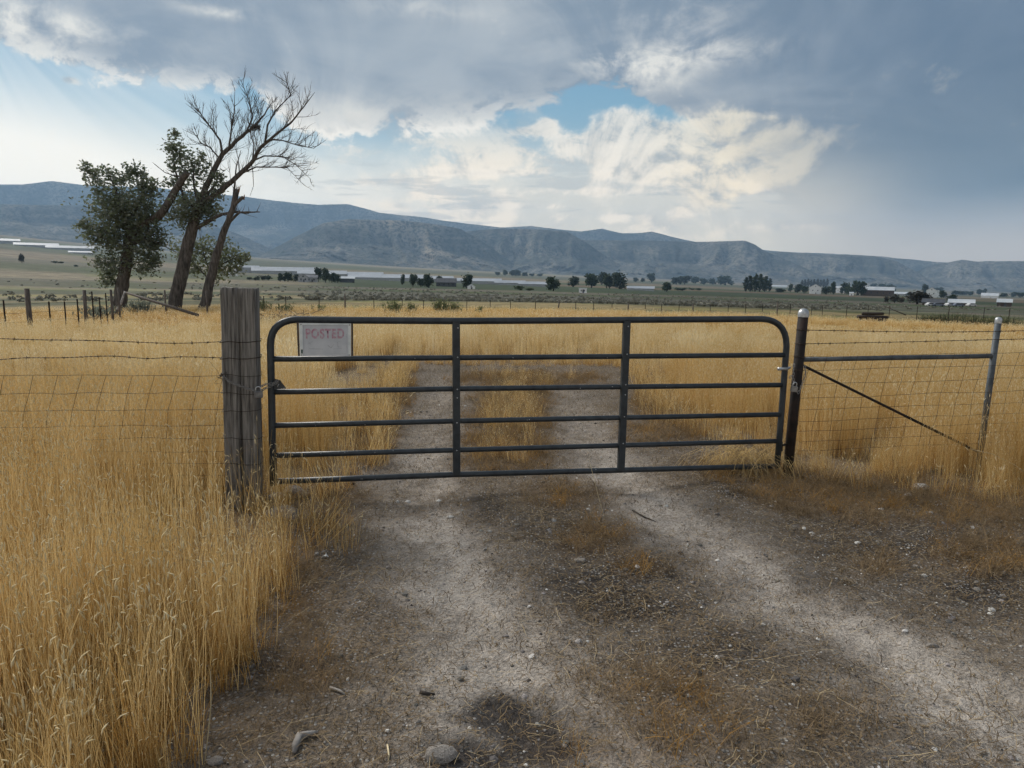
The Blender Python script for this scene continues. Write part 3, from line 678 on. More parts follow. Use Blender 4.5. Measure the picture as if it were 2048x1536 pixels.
x, y = sample_box(19000, -4.5, 6., 1.2, 14.5); du_, dk_, br_, _, _, _ = near_masks(x, y); k = ~tall(x, y) & (rng.random(len(x)) < (.98-.55*du_)*(1.25-y*.045)); x, y = x[k], y[k]
scatter('straw_litter', ground_pts(x, y), [litter(800+i, 7, .16, .14, LITTER, .0018) for i in range(4)] + [litter(810+i, 34, .13, .045, CHAFF, .003) for i in range(8)], 'broken straw and chaff strewn over the dirt', .6, 1.3, .05)
x, y = sample_box(36000, -4., 6., 1.2, 11); du_, dk_, br_, _, _, _ = near_masks(x, y); k = ~tall(x, y) & (rng.random(len(x)) < (.30+.95*np.clip(dk_, 0, 1)+.12*du_)*(1.2-y*.07)); x, y = x[k], y[k]
ss = np.minimum(.0045*(1+rng.pareto(2.6, len(x))), .022)
scatter('gravel', ground_pts(x, y, .001), [rock_mesh(900+i, 0, .6, .5, M['gravel']) for i in range(5)] + [rock_mesh(910, 0, .6, .5, M['white_peb'])], 'loose grey and white gravel on the track', .8, 1.2, .3, ss)
# sage on the flats
ang = rng.uniform(-.62, .62, 9000); Ds = np.exp(rng.uniform(math.log(95), math.log(420), 9000)); x, y = np.sin(ang)*Ds, np.cos(ang)*Ds
k = (rng.random(9000) < np.where(ang > -.28, .30, .10)) & (fbm(x*.01, y*.02, 3, 301) > np.where(ang > -.28, .42, .5)); x, y = x[k], y[k]
def bush(k, n, r, h, mt, leaf):
    R = random.Random(k); m = MB()
    for i in range(n):
        v = Vector((R.gauss(0, 1), R.gauss(0, 1), abs(R.gauss(0, 1)))).normalized()*R.uniform(.5, 1)
        c_ = Vector((v.x*r, v.y*r, v.z*h)); a_, b_ = (Vector((R.gauss(0, 1), R.gauss(0, 1), R.gauss(0, 1))).normalized()*leaf for _ in range(2))
        m.add([c_-a_, c_+b_, c_+a_, c_-b_], [(0, 1, 2, 3)], 0)
    return m.mesh('bush', [mt])
scatter('sagebrush', np.stack([x, y, zbase(x, y)], -1), [bush(1000+i, 46, .8, .75, SAGE, .22) for i in range(4)], 'grey sagebrush dotted over the flats', .35, .85, .1)

# ------------------------------------------------------------------ gate
GA, GB = np.array([-1.80, 5.2]), np.array([2.37, 6.10])
gdir = (GB-GA)/np.linalg.norm(GB-GA); gnor = np.array([gdir[1], -gdir[0]])          # gnor points back to the eye
def on_plane(px, py, A, nrm, off=0.):
    d = ray(px, py); A = A + nrm*off; k = np.dot(A, nrm)/np.dot(d[:2], nrm); return np.array([0, 0, H]) + d*k
def GP(px, py, off=0.): return on_plane(px, py, GA, gnor, off)
def V(p): return Vector([float(q) for q in p])
gate = empty('farm_gate', (*GA, 0.)); gate['label'] = 'dark grey tubular steel farm gate shut across the dirt track'; gate['category'] = 'gate'
O = Vector(gate.location)
def rel(pts, o): return [V(p)-o for p in pts]
def arc(p0, c, p1, n=8): return [tuple((1-t)**2*np.array(p0)+2*t*(1-t)*np.array(c)+t*t*np.array(p1)) for t in np.linspace(0, 1, n)]
path = [(547, 970), (545, 880), (543, 780), (541, 694)] + arc((541, 690), (541, 642), (592, 639)) + [(700, 640.5), (913, 642), (1100, 641), (1300, 639.5), (1450, 638.5), (1520, 638)] + arc((1524, 638), (1573, 640), (1573, 692)) + [(1568, 760), (1561, 850), (1554, 934)]
MB().tube(rel([GP(*q) for q in path], O), .0265, 14).build('outer_frame', M['steel_paint'], gate)
rails = []
for (yl, ym, yr, xr) in ((718, 715.5, 710, 1572), (784, 777.5, 770, 1567), (851, 842, 829, 1562), (911, 900, 882, 1558), (963, 949, 932, 1554)):
    a, m_, c_ = GP(546, yl), GP(913, ym), GP(xr, yr)
    pts = [a, a*.5+m_*.5, m_, m_*.5+c_*.5, c_]
    o = MB().tube(rel(pts, O), .0215 if yl < 950 else .0235, 12).build('rail', M['steel_paint'], gate)
    ch = MB(); R = random.Random(int(yl))                      # flaked spots of paint on the rail
    for i in range(7):
        t = R.uniform(.03, .97); p = V(a*(1-t)+c_*t) if abs(t-.36) > .02 else V(m_)
        lin = V(a).lerp(V(m_), t/.36) if t < .36 else V(m_).lerp(V(c_), (t-.36)/.64)
        an = R.uniform(-.9, .5); r_ = (.0215 if yl < 950 else .0235)
        nn = Vector((gnor[0]*math.cos(an), gnor[1]*math.cos(an), math.sin(an)*-1)); tx = V((*gdir, 0)); ty = nn.cross(tx)
        w_, h_ = R.uniform(.002, .006), R.uniform(.002, .006); q = lin + nn*(r_+.0008) - O
        ch.add([q-tx*w_, q-ty*h_*.6, q+tx*w_*.8, q+ty*h_], [(0, 1, 2, 3)])
    cp_ = ch.build('paint_chips', M['chip'], o); cp_['kind'] = 'stuff'
rzg = math.atan2(gdir[1], gdir[0])
for (xt, yt, xb, yb) in ((914, 643, 911, 947), (1253.5, 642, 1241, 938)):
    a, c_ = GP(xt, yt, .018), GP(xb, yb, .018); m = MB(); ax = (V(c_)-V(a)); L_ = ax.length
    Rm = Matrix.Rotation(rzg, 3, 'Z') @ Matrix.Rotation(math.atan2(-(V(c_)-V(a)).dot(V((*gdir, 0))), -ax.z)*-1, 3, 'Y')
    prof = [(-.029, -.02), (-.026, -.027), (.026, -.027), (.029, -.02), (.029, .012), (-.029, .012)]
    vs = [Rm @ Vector((x_, y_, z_)) + (V(a)+V(c_))/2 - O for z_ in (-L_/2, L_/2) for x_, y_ in prof]
    n = len(prof); m.add(vs, [(i, (i+1) % n, n+(i+1) % n, n+i) for i in range(n)] + [tuple(range(n))[::-1], tuple(range(n, 2*n))])
    up_ = m.build('upright', M['steel_paint'], gate)
    for yy in ((655, 712, 775, 792, 842, 898) if xt < 1000 else (652, 706, 766, 786, 830, 884)):
        t = (yy-yt)/(yb-yt); p = V(a)+(V(c_)-V(a))*t + V((*gnor, 0))*.0285 - O + V((*gdir, 0))*.004
        MB().lathe([(.0, .004), (.005, .003), (.006, 0)], p, V((*gnor, 0)), 8).build('bolt', M['galv'], up_)
# latch plate
pl = [(548, 757), (560, 760), (573, 777), (548, 779)]
m = MB(); fr_ = rel([GP(*q, .03) for q in pl], O); bk = rel([GP(*q, .022) for q in pl], O)
m.add(fr_+bk, [(0, 1, 2, 3), (7, 6, 5, 4)] + [(i, 4+i, 4+(i+1) % 4, (i+1) % 4) for i in range(4)])
lp = m.build('latch_plate', M['steel_paint'], gate)
m = MB()
for q in ((554, 767), (568, 777)): m.lathe([(0, .003), (.006, .002), (.006, 0)], V(GP(*q, .031))-O, V((*gnor, 0)), 8)
m.tube(rel([GP(556, 774, .033), GP(555, 772, .033), GP(558, 768, .033)], O), .003, 6)
m.build('latch_bolts', M['galv'], lp)['kind'] = 'stuff'
# hinges
m = MB(); m.tube(rel([GP(1558, 738, .0), GP(1574, 737.5, 0), (2.43, 6.17, GP(1580, 737)[2])], O), .011, 10); m.tube(rel([GP(1570, 748, .0), GP(1571, 727, 0)], O), .016, 10)
m.tube(rel([GP(1556, 738, .034), GP(1575, 737.5, .034)], O), .014, 10)
m.build('hinge', M['galv'], gate)
m = MB(); m.tube(rel([GP(1556, 893, 0), (2.44, 6.17, GP(1562, 893)[2])], O), .011, 8); m.tube(rel([GP(1562, 902, 0), GP(1563, 884, 0)], O), .014, 8)
m.build('lower_hinge', M['rust_post'], gate)

# ------------------------------------------------------------------ notice board on the gate
sign = empty('notice_board', GP(650, 680, .03)); tag(sign, 'faded white notice board wired to the top corner of the gate', 'sign')
SO = Vector(sign.location)
def SP(px, py, off=.034): return V(GP(px, py, off))-SO
def plate(m, quad, off, th, mi=0):
    a = [SP(*q, off) for q in quad]; b_ = [SP(*q, off-th) for q in quad]
    m.add(a+b_, [(0, 1, 2, 3), (7, 6, 5, 4)] + [(i, 4+i, 4+(i+1) % 4, (i+1) % 4) for i in range(4)], mi)
M['board'] = mat('weathered_white_board', [(.40, .42, .46), (.55, .56, .58)], 7, .6, lo=.3, hi=.7)
M['board_edge'] = mat('white_board_edge', [(.50, .53, .54), (.66, .68, .68)], 12, .6)
M['faded_red'] = mat('faded_red_print', [(.40, .20, .26), (.44, .33, .38), (.47, .45, .48)], 34, .7, lo=.42, hi=.66)
M['grey_print'] = mat('faded_grey_print', [(.20, .20, .22), (.40, .41, .44)], 60, .7)
M['wood_strip'] = mat('dark_wood_strip', [(.025, .02, .02), (.10, .075, .065)], 8, .85, stretch=(3, 3, .6))
m = MB(); plate(m, [(598, 646), (702, 647), (702, 712), (600, 712)], .034, .006); m.build('board', M['board'], sign)
for q in ([(598, 646), (605, 646), (606, 712), (600, 712)], [(696, 647), (702, 647), (702, 712), (697, 712)], [(605.2, 646), (695.8, 647), (695.8, 650.5), (605.2, 650)]):
    m = MB(); plate(m, q, .037, .0025); m.build('board_edge', M['board_edge'], sign)
for q in ([(593, 643), (597.6, 644), (599.6, 712), (596, 712)], [(702.4, 646), (706, 646), (706.5, 712), (702.4, 712)]):
    m = MB(); plate(m, q, .032, .014); m.build('side_strip', M['wood_strip'], sign)
def text_mesh(body, size, name):
    cu = bpy.data.curves.new(name, 'FONT'); cu.body = body; cu.size = size; cu.align_x = 'CENTER'; cu.offset = .0035; cu.space_character = 1.12
    o = bpy.data.objects.new(name, cu); COL.objects.link(o); dg = bpy.context.evaluated_depsgraph_get()
    me_ = bpy.data.meshes.new_from_object(o.evaluated_get(dg)); bpy.data.objects.remove(o); bpy.data.curves.remove(cu); return me_
tm = text_mesh('POSTED', .092, 'lettering'); tm.materials.append(M['faded_red'])
lt = bpy.data.objects.new('lettering', tm); link(lt, sign)
R3 = Matrix((( gdir[0], 0, gnor[0]), (gdir[1], 0, gnor[1]), (0, 1, 0)))
lt.matrix_local = Matrix.Translation(SP(650, 676, .0355)) @ R3.to_4x4()
tw = max(v.co.x for v in tm.vertices)-min(v.co.x for v in tm.vertices)
lt.scale = (((SP(687, 676)-SP(610, 676)).length/tw), 1.05, 1)
m = MB()
def stroke(a, c_, w):
    p, q = SP(*a, .0356), SP(*c_, .0356); d_ = (q-p).normalized(); nn = d_.cross(V((*gnor, 0))).normalized()*w
    m.add([p-nn, q-nn, q+nn, p+nn], [(0, 1, 2, 3)])
for a, c_, w in (((616, 688), (626, 682), .0012), ((616, 683), (622, 689), .001), ((655, 690), (662, 696), .0014), ((662, 696), (668, 688), .0012), ((674, 684), (682, 682), .001), ((675, 684), (676, 694), .001), ((676, 694), (683, 694), .001),
                 ((618, 697.5), (646, 698), .0012), ((666, 698), (684, 697), .0009), ((606, 650.6), (694, 651), .0008), ((693, 668), (694, 706), .0006), ((607, 652), (608, 704), .0006), ((616, 706), (692, 706.5), .0005)): stroke(a, c_, w)
m.build('small_print', M['grey_print'], sign)
m = MB(); plate(m, [(602, 699), (605.5, 699), (605.5, 707), (602, 707)], .0385, .0012); m.build('corner_mark', mat('green_mark', [(.05, .09, .08), (.12, .16, .14)], 40, .7), sign)
for q in ((603, 710), (698.5, 710), (602, 649), (699, 650)): MB().lathe([(0, .003), (.004, .002), (.0045, 0)], SP(*q, .0372), V((*gnor, 0)), 8).build('screw', M['chain'], sign)

# ------------------------------------------------------------------ timber gate post
pw, pd, ph = .24, .20, 1.62
bx_, by_ = -2.03, 5.22
yawp = math.radians(11.5)
m = MB(); per = []; nW, nD = 26, 14
for i in range(nW): per.append((-.5+i/nW, -.5, 0, i/nW))
for i in range(nD): per.append((.5, -.5+i/nD, 1, i/nD))
for i in range(nW): per.append((.5-i/nW, .5, 2, i/nW))
for i in range(nD): per.append((-.5, .5-i/nD, 3, i/nD))
rows = 72; n = len(per); vs = []
for k in range(rows+1):
    z = -.06 + (ph+.06)*k/rows; crack = .49 + .010*math.sin(z*2.1) + .006*math.sin(z*7+1)
    for i, (a, c_, side, t) in enumerate(per):
        x_, y_ = a*pw, c_*pd
        gr = float(fbm(np.array([(i*.85)]), np.array([z*.9]), 3, 401)[0])-.5
        kn = float(fbm(np.array([i*.12]), np.array([z*3.]), 3, 409)[0])-.5
        inn = gr*.014 + kn*.005
        if side == 0:
            dcr = abs(t-crack); inn -= .050*math.exp(-(dcr/.030)**2)*(.5+.5*min(1, max(0, 1.5-z)))
            dc2 = abs(t-.2-.008*math.sin(z*3)); inn -= .008*math.exp(-(dc2/.03)**2)*(z > .5)
            dc3 = abs(t-.8+.008*math.sin(z*3)); inn -= .010*math.exp(-(dc3/.03)**2)*(z < .8)
        s_ = 1 - (.02 if k == rows else 0); e_ = min(t, 1-t) if side in (0, 2) else min(t, 1-t)
        rnd = .006 if e_ < .03 else 0
        nx_, ny_ = ((0, -1), (1, 0), (0, 1), (-1, 0))[side]
        x_ = x_*s_ + nx_*(inn-rnd); y_ = y_*s_ + ny_*(inn-rnd)
        fl = 1 - .05*max(0, .35-z)/.35*(1 if side == 0 else 0)
        vs.append((x_*fl, y_, z + (.012*(gr+kn) if k == rows else 0)))
fs = [(k*n+i, k*n+(i+1) % n, (k+1)*n+(i+1) % n, (k+1)*n+i) for k in range(rows) for i in range(n)]
top = len(vs); vs.append((0, 0, ph-.004)); fs += [(rows*n+i, rows*n+(i+1) % n, top) for i in range(n)]
m.add(vs, fs, 0, True)
post = m.build('timber_post', M['tie']); post.location = (bx_, by_, 0); post.rotation_euler = (0, math.radians(1.2), yawp)
tag(post, 'thick weathered grey timber gate post, split down its face', 'post')

# ------------------------------------------------------------------ pipe posts and brace at the hinge side
def cap(m, c, r, ax): m.lathe([(r*1.06, -.03), (r*1.08, .0), (r*.98, r*.45), (r*.7, r*.8), (r*.35, r*.98), (.0005, r*1.03)], c, ax, 16)
hb, ht = V(P(1575, 942, 6.17)), V(P(1607, 627, 6.17)); hb.z = -.05
hp = empty('hinge_post', (hb.x, hb.y, 0)); tag(hp, 'dark rust brown pipe post with domed silver cap that hangs the gate', 'post')
ho_ = Vector(hp.location); MB().tube([hb-ho_, (hb+ht)/2-ho_, ht-ho_], .043, 18, jit=.02).build('pipe', M['rust_post'], hp)
m = MB(); cap(m, ht-ho_, .043, (ht-hb).normalized()); m.build('cap', M['galv'], hp)
bb, bt = V(P(1962, 895, 6.55)), V(P(1997, 640, 6.55)); dd = (bt-bb).normalized(); bb = bb - dd*(bb.z+.05)/dd.z
bp = empty('brace_post', (bb.x, bb.y, 0)); tag(bp, 'slim grey pipe post with rounded cap right of the hinge post', 'post')
bo_ = Vector(bp.location); MB().tube([bb-bo_, (bb+bt)/2-bo_, bt-bo_], .028, 16, jit=.02).build('pipe', M['grey_pipe'], bp)
m = MB(); cap(m, bt-bo_, .028, dd); m.build('cap', M['galv'], bp)
FA = np.array([hb.x, hb.y]); FB = np.array([bb.x, bb.y]); fdir = (FB-FA)/np.linalg.norm(FB-FA); fnor = np.array([fdir[1], -fdir[0]])
def FP(px, py, off=0.): return on_plane(px, py, FA, fnor, off)
a, c_ = V(FP(1606, 719)), V(FP(1989, 712))
br = MB().tube([a-ho_, (a*.6+c_*.4)-ho_, c_-ho_], .0215, 14).build('brace_rail', M['grey_pipe']); br.location = ho_
tag(br, 'grey horizontal brace pipe between the two capped pipe posts', 'brace')
a, c_ = V(FP(1606, 731, .0)), V(FP(1928, 890, .03)); c2 = c_ + (c_-a)*.12
dg_ = MB().tube([a-ho_, c_-ho_, c2-ho_], .012, 10).build('diagonal_brace', M['rust_post']); dg_.location = ho_
tag(dg_, 'dark thin diagonal brace rod slanting down from the hinge post', 'brace')

# ------------------------------------------------------------------ wire fences
def twist(m, pts, r=.0022, pitch=.035, strands=2, barb=.125, seed=0):
    R = random.Random(seed); pts = [V(p) for p in pts]; L_ = 0; fine = []; acc = [0]
    for a, b_ in zip(pts[:-1], pts[1:]): acc.append(acc[-1]+(b_-a).length)
    def at(s_):
        for i in range(len(pts)-1):
            if s_ <= acc[i+1] or i == len(pts)-2:
                t = (s_-acc[i])/(acc[i+1]-acc[i]); return pts[i].lerp(pts[i+1], t), (pts[i+1]-pts[i]).normalized()
    n = int(acc[-1]/.012)
    for k in range(strands):
        q = []
        for i in range(n+1):
            p, d_ = at(acc[-1]*i/n); u_ = d_.cross(Vector((0, 0, 1))).normalized(); w_ = d_.cross(u_); an = 2*PI*(acc[-1]*i/n)/pitch/2 + k*PI
            q.append(p + (u_*math.cos(an)+w_*math.sin(an))*r*.9)
        m.tube(q, r*.85, 4, cap=False)
    s_ = R.uniform(.02, barb)
    while barb and s_ < acc[-1]:
        p, d_ = at(s_); u_ = d_.cross(Vector((0, 0, 1))).normalized()
        for sg in (-1, 1):
            an = R.uniform(0, PI); w_ = u_*math.cos(an) + d_.cross(u_)*math.sin(an)
            m.tube([p+d_*.004*sg-w_*.016, p+d_*.004*sg+w_*.016], [.0012, .0016], 4)
        m.tube([p-d_*.008, p+d_*.008], r*2.1, 5); s_ += barb*R.uniform(.85, 1.15)
def smooth_line(pts, n=6):
    xs = np.linspace(pts[0][0], pts[-1][0], (len(pts)-1)*n+1); ysl = np.interp(xs, [p[0] for p in pts], [p[1] for p in pts])
    k = np.array([.25, .5, .25])
    for _ in range(3): e = ysl.copy(); ysl[1:-1] = k[0]*e[:-2]+k[1]*e[1:-1]+k[2]*e[2:]
    return list(zip(xs, ysl))
LA = np.array([-2.0, 5.16]); lnor = np.array([0., -1.])
def LP(px, py, off=0.): return on_plane(px, py, LA, lnor, off)
lf = empty('wire_fence', (-4.2, 5.16, 0)); tag(lf, 'rusty barbed and woven wire fence tied to the timber gate post', 'fence'); lo_ = Vector(lf.location)
for i, line in enumerate(([(-420, 668), (0, 677), (80, 680), (160, 680), (250, 683), (330, 687), (400, 686), (446, 683)], [(-420, 730), (0, 720), (40, 715), (120, 716), (180, 713), (230, 711), (300, 719), (345, 713), (400, 714), (447, 716)])):
    m = MB(); twist(m, [V(LP(x_, y_))-lo_ for x_, y_ in smooth_line(line)], seed=i); m.build('barbed_wire', M['wire'], lf)
wy = [(751, 751), (787, 785), (822, 819), (854, 850), (881, 876), (906, 903), (930, 927), (953, 951), (972, 972)]
R = random.Random(5)
for (l_, r_) in wy:
    line = [(x_, l_ + (r_-l_)*max(0, x_)/446 + R.gauss(0, 1.1)) for x_ in range(-420, 420, 42)] + [(447, r_)]
    MB().tube([V(LP(x_, y_))-lo_ for x_, y_ in smooth_line(line, 4)], .0017, 5, cap=False).build('line_wire', M['wire'], lf)
for i, xt in enumerate([-400, -352, -305, -258, -210, -160, -112, -66, -30, 8, 65, 113, 165, 211, 264, 309, 357, 400, 445]):
    xs_ = [xt + R.gauss(0, 1)]; 
    for k in range(1, 9): xs_.append(xs_[-1] - (9 if k < 3 else 4 if k < 5 else 0) + R.gauss(0, 1.6))
    pts = [V(LP(xs_[k], wy[k][0]+(wy[k][1]-wy[k][0])*max(0, min(1, xs_[k]/446)), .002))-lo_ for k in range(9)]
    MB().tube(pts, .0015, 5, cap=False).build('stay_wire', M['wire'], lf)
# wire wrapped round the timber post
def around(z, slack=.004, dz=0.):
    q = []; c_, s_ = math.cos(yawp), math.sin(yawp)
    for a_, b_ in ((-.5, -.5), (-.25, -.53), (0, -.535), (.25, -.53), (.5, -.5), (.53, 0), (.5, .5), (0, .52), (-.5, .5), (-.53, 0)):
        x_, y_ = a_*(pw+.012+slack), b_*(pd+.012+slack); tw_ = math.radians(1.2)*z
        q.append(Vector((bx_ + x_*c_-y_*s_ + tw_, by_ + x_*s_+y_*c_, z+dz*a_ + .006*math.sin(a_*9+b_*5)))-lo_)
    return q
for py, rr in ((684, .0032), (717, .0032), (751, .002), (787, .002), (822, .002), (877, .002), (928, .002)):
    z_ = P(485, py, 5.12)[2]
    MB().tube(around(z_, dz=-.02*(py % 3)), rr, 5, closed=True).build('wire_tie', M['wire'], lf)
m = MB()
for k in range(7):
    R = random.Random(40+k); c0 = V(P(444+R.uniform(-4, 6), 752+R.uniform(-4, 5), 5.10))-lo_
    m.tube([c0 + Vector((R.gauss(0, .014), R.gauss(0, .012), R.gauss(0, .014))) for _ in range(5)], .0019, 4)
m.tube(rel([P(441, 752, 5.1), P(432, 738, 5.1), P(418, 722, 5.1)], lo_), .001, 4); m.tube(rel([P(441, 754, 5.1), P(430, 764, 5.1), P(428, 766, 5.1), P(440, 768, 5.1)], lo_), .001, 4)
m.build('wire_knot', M['wire'], lf)

rf = empty('braced_wire_fence', (hb.x, hb.y, 0)); tag(rf, 'rusty barbed and woven wire fence strung past the capped pipe posts', 'fence'); ro_ = Vector(rf.location)
for i, line in enumerate(([(1600, 660), (1720, 662), (1850, 664.5), (1992, 663), (2060, 661), (2420, 656)], [(1597, 688), (1720, 685.5), (1850, 683), (1990, 679), (2060, 678), (2420, 668)])):
    m = MB(); twist(m, [V(FP(x_, y_, .045))-ro_ for x_, y_ in smooth_line(line)], seed=10+i); m.build('barbed_wire', M['wire'], rf)
wr = [(714, 706), (741, 731), (770, 758), (797, 783), (820, 806), (844, 827), (863, 847), (884, 866), (902, 885)]
R = random.Random(9)
for (l_, r_) in wr:
    line = [(x_, l_ + (r_-l_)*(x_-1600)/385 + R.gauss(0, 1.0)) for x_ in range(1598, 2460, 40)]
    MB().tube([V(FP(x_, y_, .032))-ro_ for x_, y_ in smooth_line(line, 4)], .0017, 5, cap=False).build('line_wire', M['wire'], rf)
for i in range(26):
    xt = 1622 + i*32 + R.gauss(0, 2); xs_ = [xt]
    for k in range(1, 9): xs_.append(xs_[-1] - (7 if k < 4 else 3) - (xt-1600)*.004 + R.gauss(0, 1.3))
    if xs_[-1] < 1590: xs_ = [max(q, 1588) for q in xs_]
    pts = [V(FP(xs_[k], wr[k][0]+(wr[k][1]-wr[k][0])*(xs_[k]-1600)/385, .034))-ro_ for k in range(9)]
    MB().tube(pts, .0015, 5, cap=False).build('stay_wire', M['wire'], rf)
for py in (660, 688, 714, 741, 770):
    z_ = P(1600, py, 6.13)[2]; t = (z_-hb.z)/(ht.z-hb.z); c0 = hb.lerp(ht, t)-ro_
    MB().tube([c0+Vector((.047*math.cos(a_), .047*math.sin(a_), .004*math.sin(2*a_))) for a_ in np.linspace(0, 2*PI, 14)[:-1]], .0028, 5, closed=True).build('wire_tie', M['wire'], rf)

# ------------------------------------------------------------------ chains and padlocks
lm = MB(); lm.tube([(.0075*math.cos(a_), 0, .0075*math.sin(a_)+(.0075 if math.sin(a_) > 0 else -.0075)) for a_ in np.linspace(0, 2*PI, 15)[:-1]], .0031, 6, closed=True)
link_me = lm.mesh('chain_link', M['chain'])
def chain(name, strands, label):
    """strands: lists of points, each laid out link by link"""
    root = empty(name, strands[0][0]); tag(root, label, 'chain'); o0 = Vector(root.location)
    for pts in strands:
        pts = [V(p) for p in pts]; acc = [0]
        for a, b_ in zip(pts[:-1], pts[1:]): acc.append(acc[-1]+(b_-a).length)
        n = max(1, int(acc[-1]/.0235))
        for i in range(n):
            s_ = acc[-1]*(i+.5)/n; k = max(j for j in range(len(acc)-1) if acc[j] <= s_); d_ = (pts[k+1]-pts[k]).normalized()
            p = pts[k].lerp(pts[k+1], (s_-acc[k])/(acc[k+1]-acc[k]))
            o = bpy.data.objects.new('chain_link', link_me); link(o, root); q = d_.to_track_quat('Z', 'Y')
            o.rotation_mode = 'QUATERNION'; o.rotation_quaternion = q @ Matrix.Rotation(PI/2*(i % 2)+.5, 3, 'Z').to_quaternion(); o.location = p-o0
    return root
def padlock(c, s_, label, body, yaw=0., tilt=0.):
    root = empty('padlock', c, yaw); root.rotation_euler = (0, tilt, yaw); tag(root, label, 'padlock')
    m = MB(); b_ = .5*s_
    prof = [(-b_, 0), (-b_*.85, -b_*.08)]
    w_, h_, d_ = s_*.5, s_*.42, s_*.22; ch_ = s_*.07
    ring = [(-w_+ch_, -h_), (w_-ch_, -h_), (w_, -h_+ch_), (w_, h_-ch_), (w_-ch_, h_), (-w_+ch_, h_), (-w_, h_-ch_), (-w_, -h_+ch_)]
    vs = [(x_*f_, y_, z_*f_) for y_, f_ in ((-d_, .88), (-d_*.75, 1), (d_*.75, 1), (d_, .88)) for x_, z_ in ring]
    fs = [(k*8+i, k*8+(i+1) % 8, k*8+8+(i+1) % 8, k*8+8+i) for k in range(3) for i in range(8)] + [tuple(range(8))[::-1], tuple(range(24, 32))]
    m.add(vs, fs); m.build('body', body, root)
    MB().tube([(-w_*.62, 0, h_*.8)] + [(w_*.62*math.cos(a_), 0, h_+s_*.25+w_*.62*math.sin(a_)) for a_ in np.linspace(PI, 0, 9)] + [(w_*.62, 0, h_*.8)], s_*.075, 8).build('shackle', M['galv'], root)
M['brass'] = mat('dull_padlock', [(.20, .19, .18), (.32, .31, .29)], 40, .5, .5)
M['dark_lock'] = mat('dark_padlock', [(.10, .10, .105), (.2, .2, .2)], 40, .5, .4)
yq = 5.085
chain('gate_chain', [[P(446, 753, yq), P(460, 764, yq-.005), P(480, 772, yq-.005), P(500, 779, yq-.005), P(512, 781, yq)], [P(519, 774, 5.1), P(530, 769, 5.14), P(545, 767, 5.17), P(557, 761, 5.165)], [P(519, 784, 5.1), P(530, 777, 5.13), P(545, 771, 5.16), P(556, 764, 5.163)]], 'chain wrapped round the timber post and hooked to the gate latch')
padlock(P(517, 789, 5.06), .058, 'small square padlock hanging on the chain at the timber post', M['dark_lock'], .2)
yh = 6.10
chain('hinge_chain', [[P(1588, 728, yh), P(1587, 742, yh-.01), P(1586, 756, yh-.01), P(1589, 768, yh-.01)], [P(1609, 732, yh+.03), P(1611, 746, yh+.01), P(1606, 764, yh), P(1601, 778, yh), P(1596, 787, yh)], [P(1578, 757, yh-.01), P(1584, 750, yh-.01)]], 'loose chain draped round the dark hinge post')
padlock(P(1588, 778, 6.07), .06, 'worn silver padlock hanging low on the hinge post chain', M['brass'], .25, .15)

# ------------------------------------------------------------------ stones, scraps and sticks on the dirt
def stone(px, py, w, flat, label, k, mt='stone', cat='stone', name='stone', asp=.7, sink=.25, yaw=0.):
    x_, y_ = G0(px, py); s_ = w/2/F*math.hypot(y_, H)
    o = bpy.data.objects.new(name, rock_mesh(k, 1, flat, .2, M[mt], name)); link(o); o.scale = (s_, s_*asp, s_)
    o.location = (x_, y_, zg1(x_, y_)+s_*flat*(1-sink*2)*.6); o.rotation_euler = (0, 0, yaw); tag(o, label, cat); return o
stone(566, 1034, 84, .42, 'broad flat pale stone at the foot of the timber gate post', 71, asp=.6, yaw=-.2)
stone(590, 992, 56, .6, 'squarish pale stone under the left end of the gate', 72, asp=.8)
stone(556, 997, 44, .5, 'small dark stone tucked behind the broad flat stone', 73)
stone(882, 1519, 62, .6, 'rounded grey stone lying nearest the viewer in the track', 74)
stone(432, 1530, 30, .6, 'small rounded pale stone at the lower edge of the tall grass', 75)
stone(776, 1467, 12, .7, 'small white pebble left of the rounded grey stone', 76, 'white_peb')
stone(1843, 976, 40, .45, 'white stone in the brown weeds below the diagonal brace', 77, 'white_peb')
stone(1815, 992, 18, .5, 'small white stone just left of the larger white stone', 78, 'white_peb')
stone(1762, 1020, 12, .5, 'tiny white stone at the dirt edge of the brown weeds', 79, 'white_peb')
stone(1715, 1086, 16, .5, 'white pebble on the dark gravel right of the wheel track', 80, 'white_peb')
stone(1160, 1122, 26, .4, 'bluish grey flat stone in the dark middle of the track', 81)
stone(1130, 1275, 14, .5, 'buff pebble on the centre ridge of the track', 82)
stone(900, 1028, 16, .4, 'white stone chip in the left wheel track below the gate', 83, 'white_peb')
stone(1865, 1290, 22, .45, 'pinkish stone in the right wheel track', 84)
stone(1373, 1374, 20, .5, 'pale upright stone among straw right of centre', 85)
# scrap of paper
x_, y_ = G0(650, 1114); m = MB(); R = random.Random(3); g = [[Vector(((i-1.5)*.011, (j-1)*.010, abs(R.gauss(0, .012))+.004)) for i in range(4)] for j in range(3)]
m.add([v for r_ in g for v in r_], [(j*4+i, j*4+i+1, j*4+i+5, j*4+i+4) for j in range(2) for i in range(3)])
m.add([(0, 0, .012), (.006, .002, .034), (.012, -.002, .012)], [(0, 1, 2)])
sp = m.build('paper_scrap', M['paper']); sp.location = (x_, y_, zg1(x_, y_)); sp.scale = (1.2, 1.2, 1.1)
md = sp.modifiers.new('thickness', 'SOLIDIFY'); md.thickness = .001
tag(sp, 'crumpled white paper scrap beside the left wheel track', 'litter')
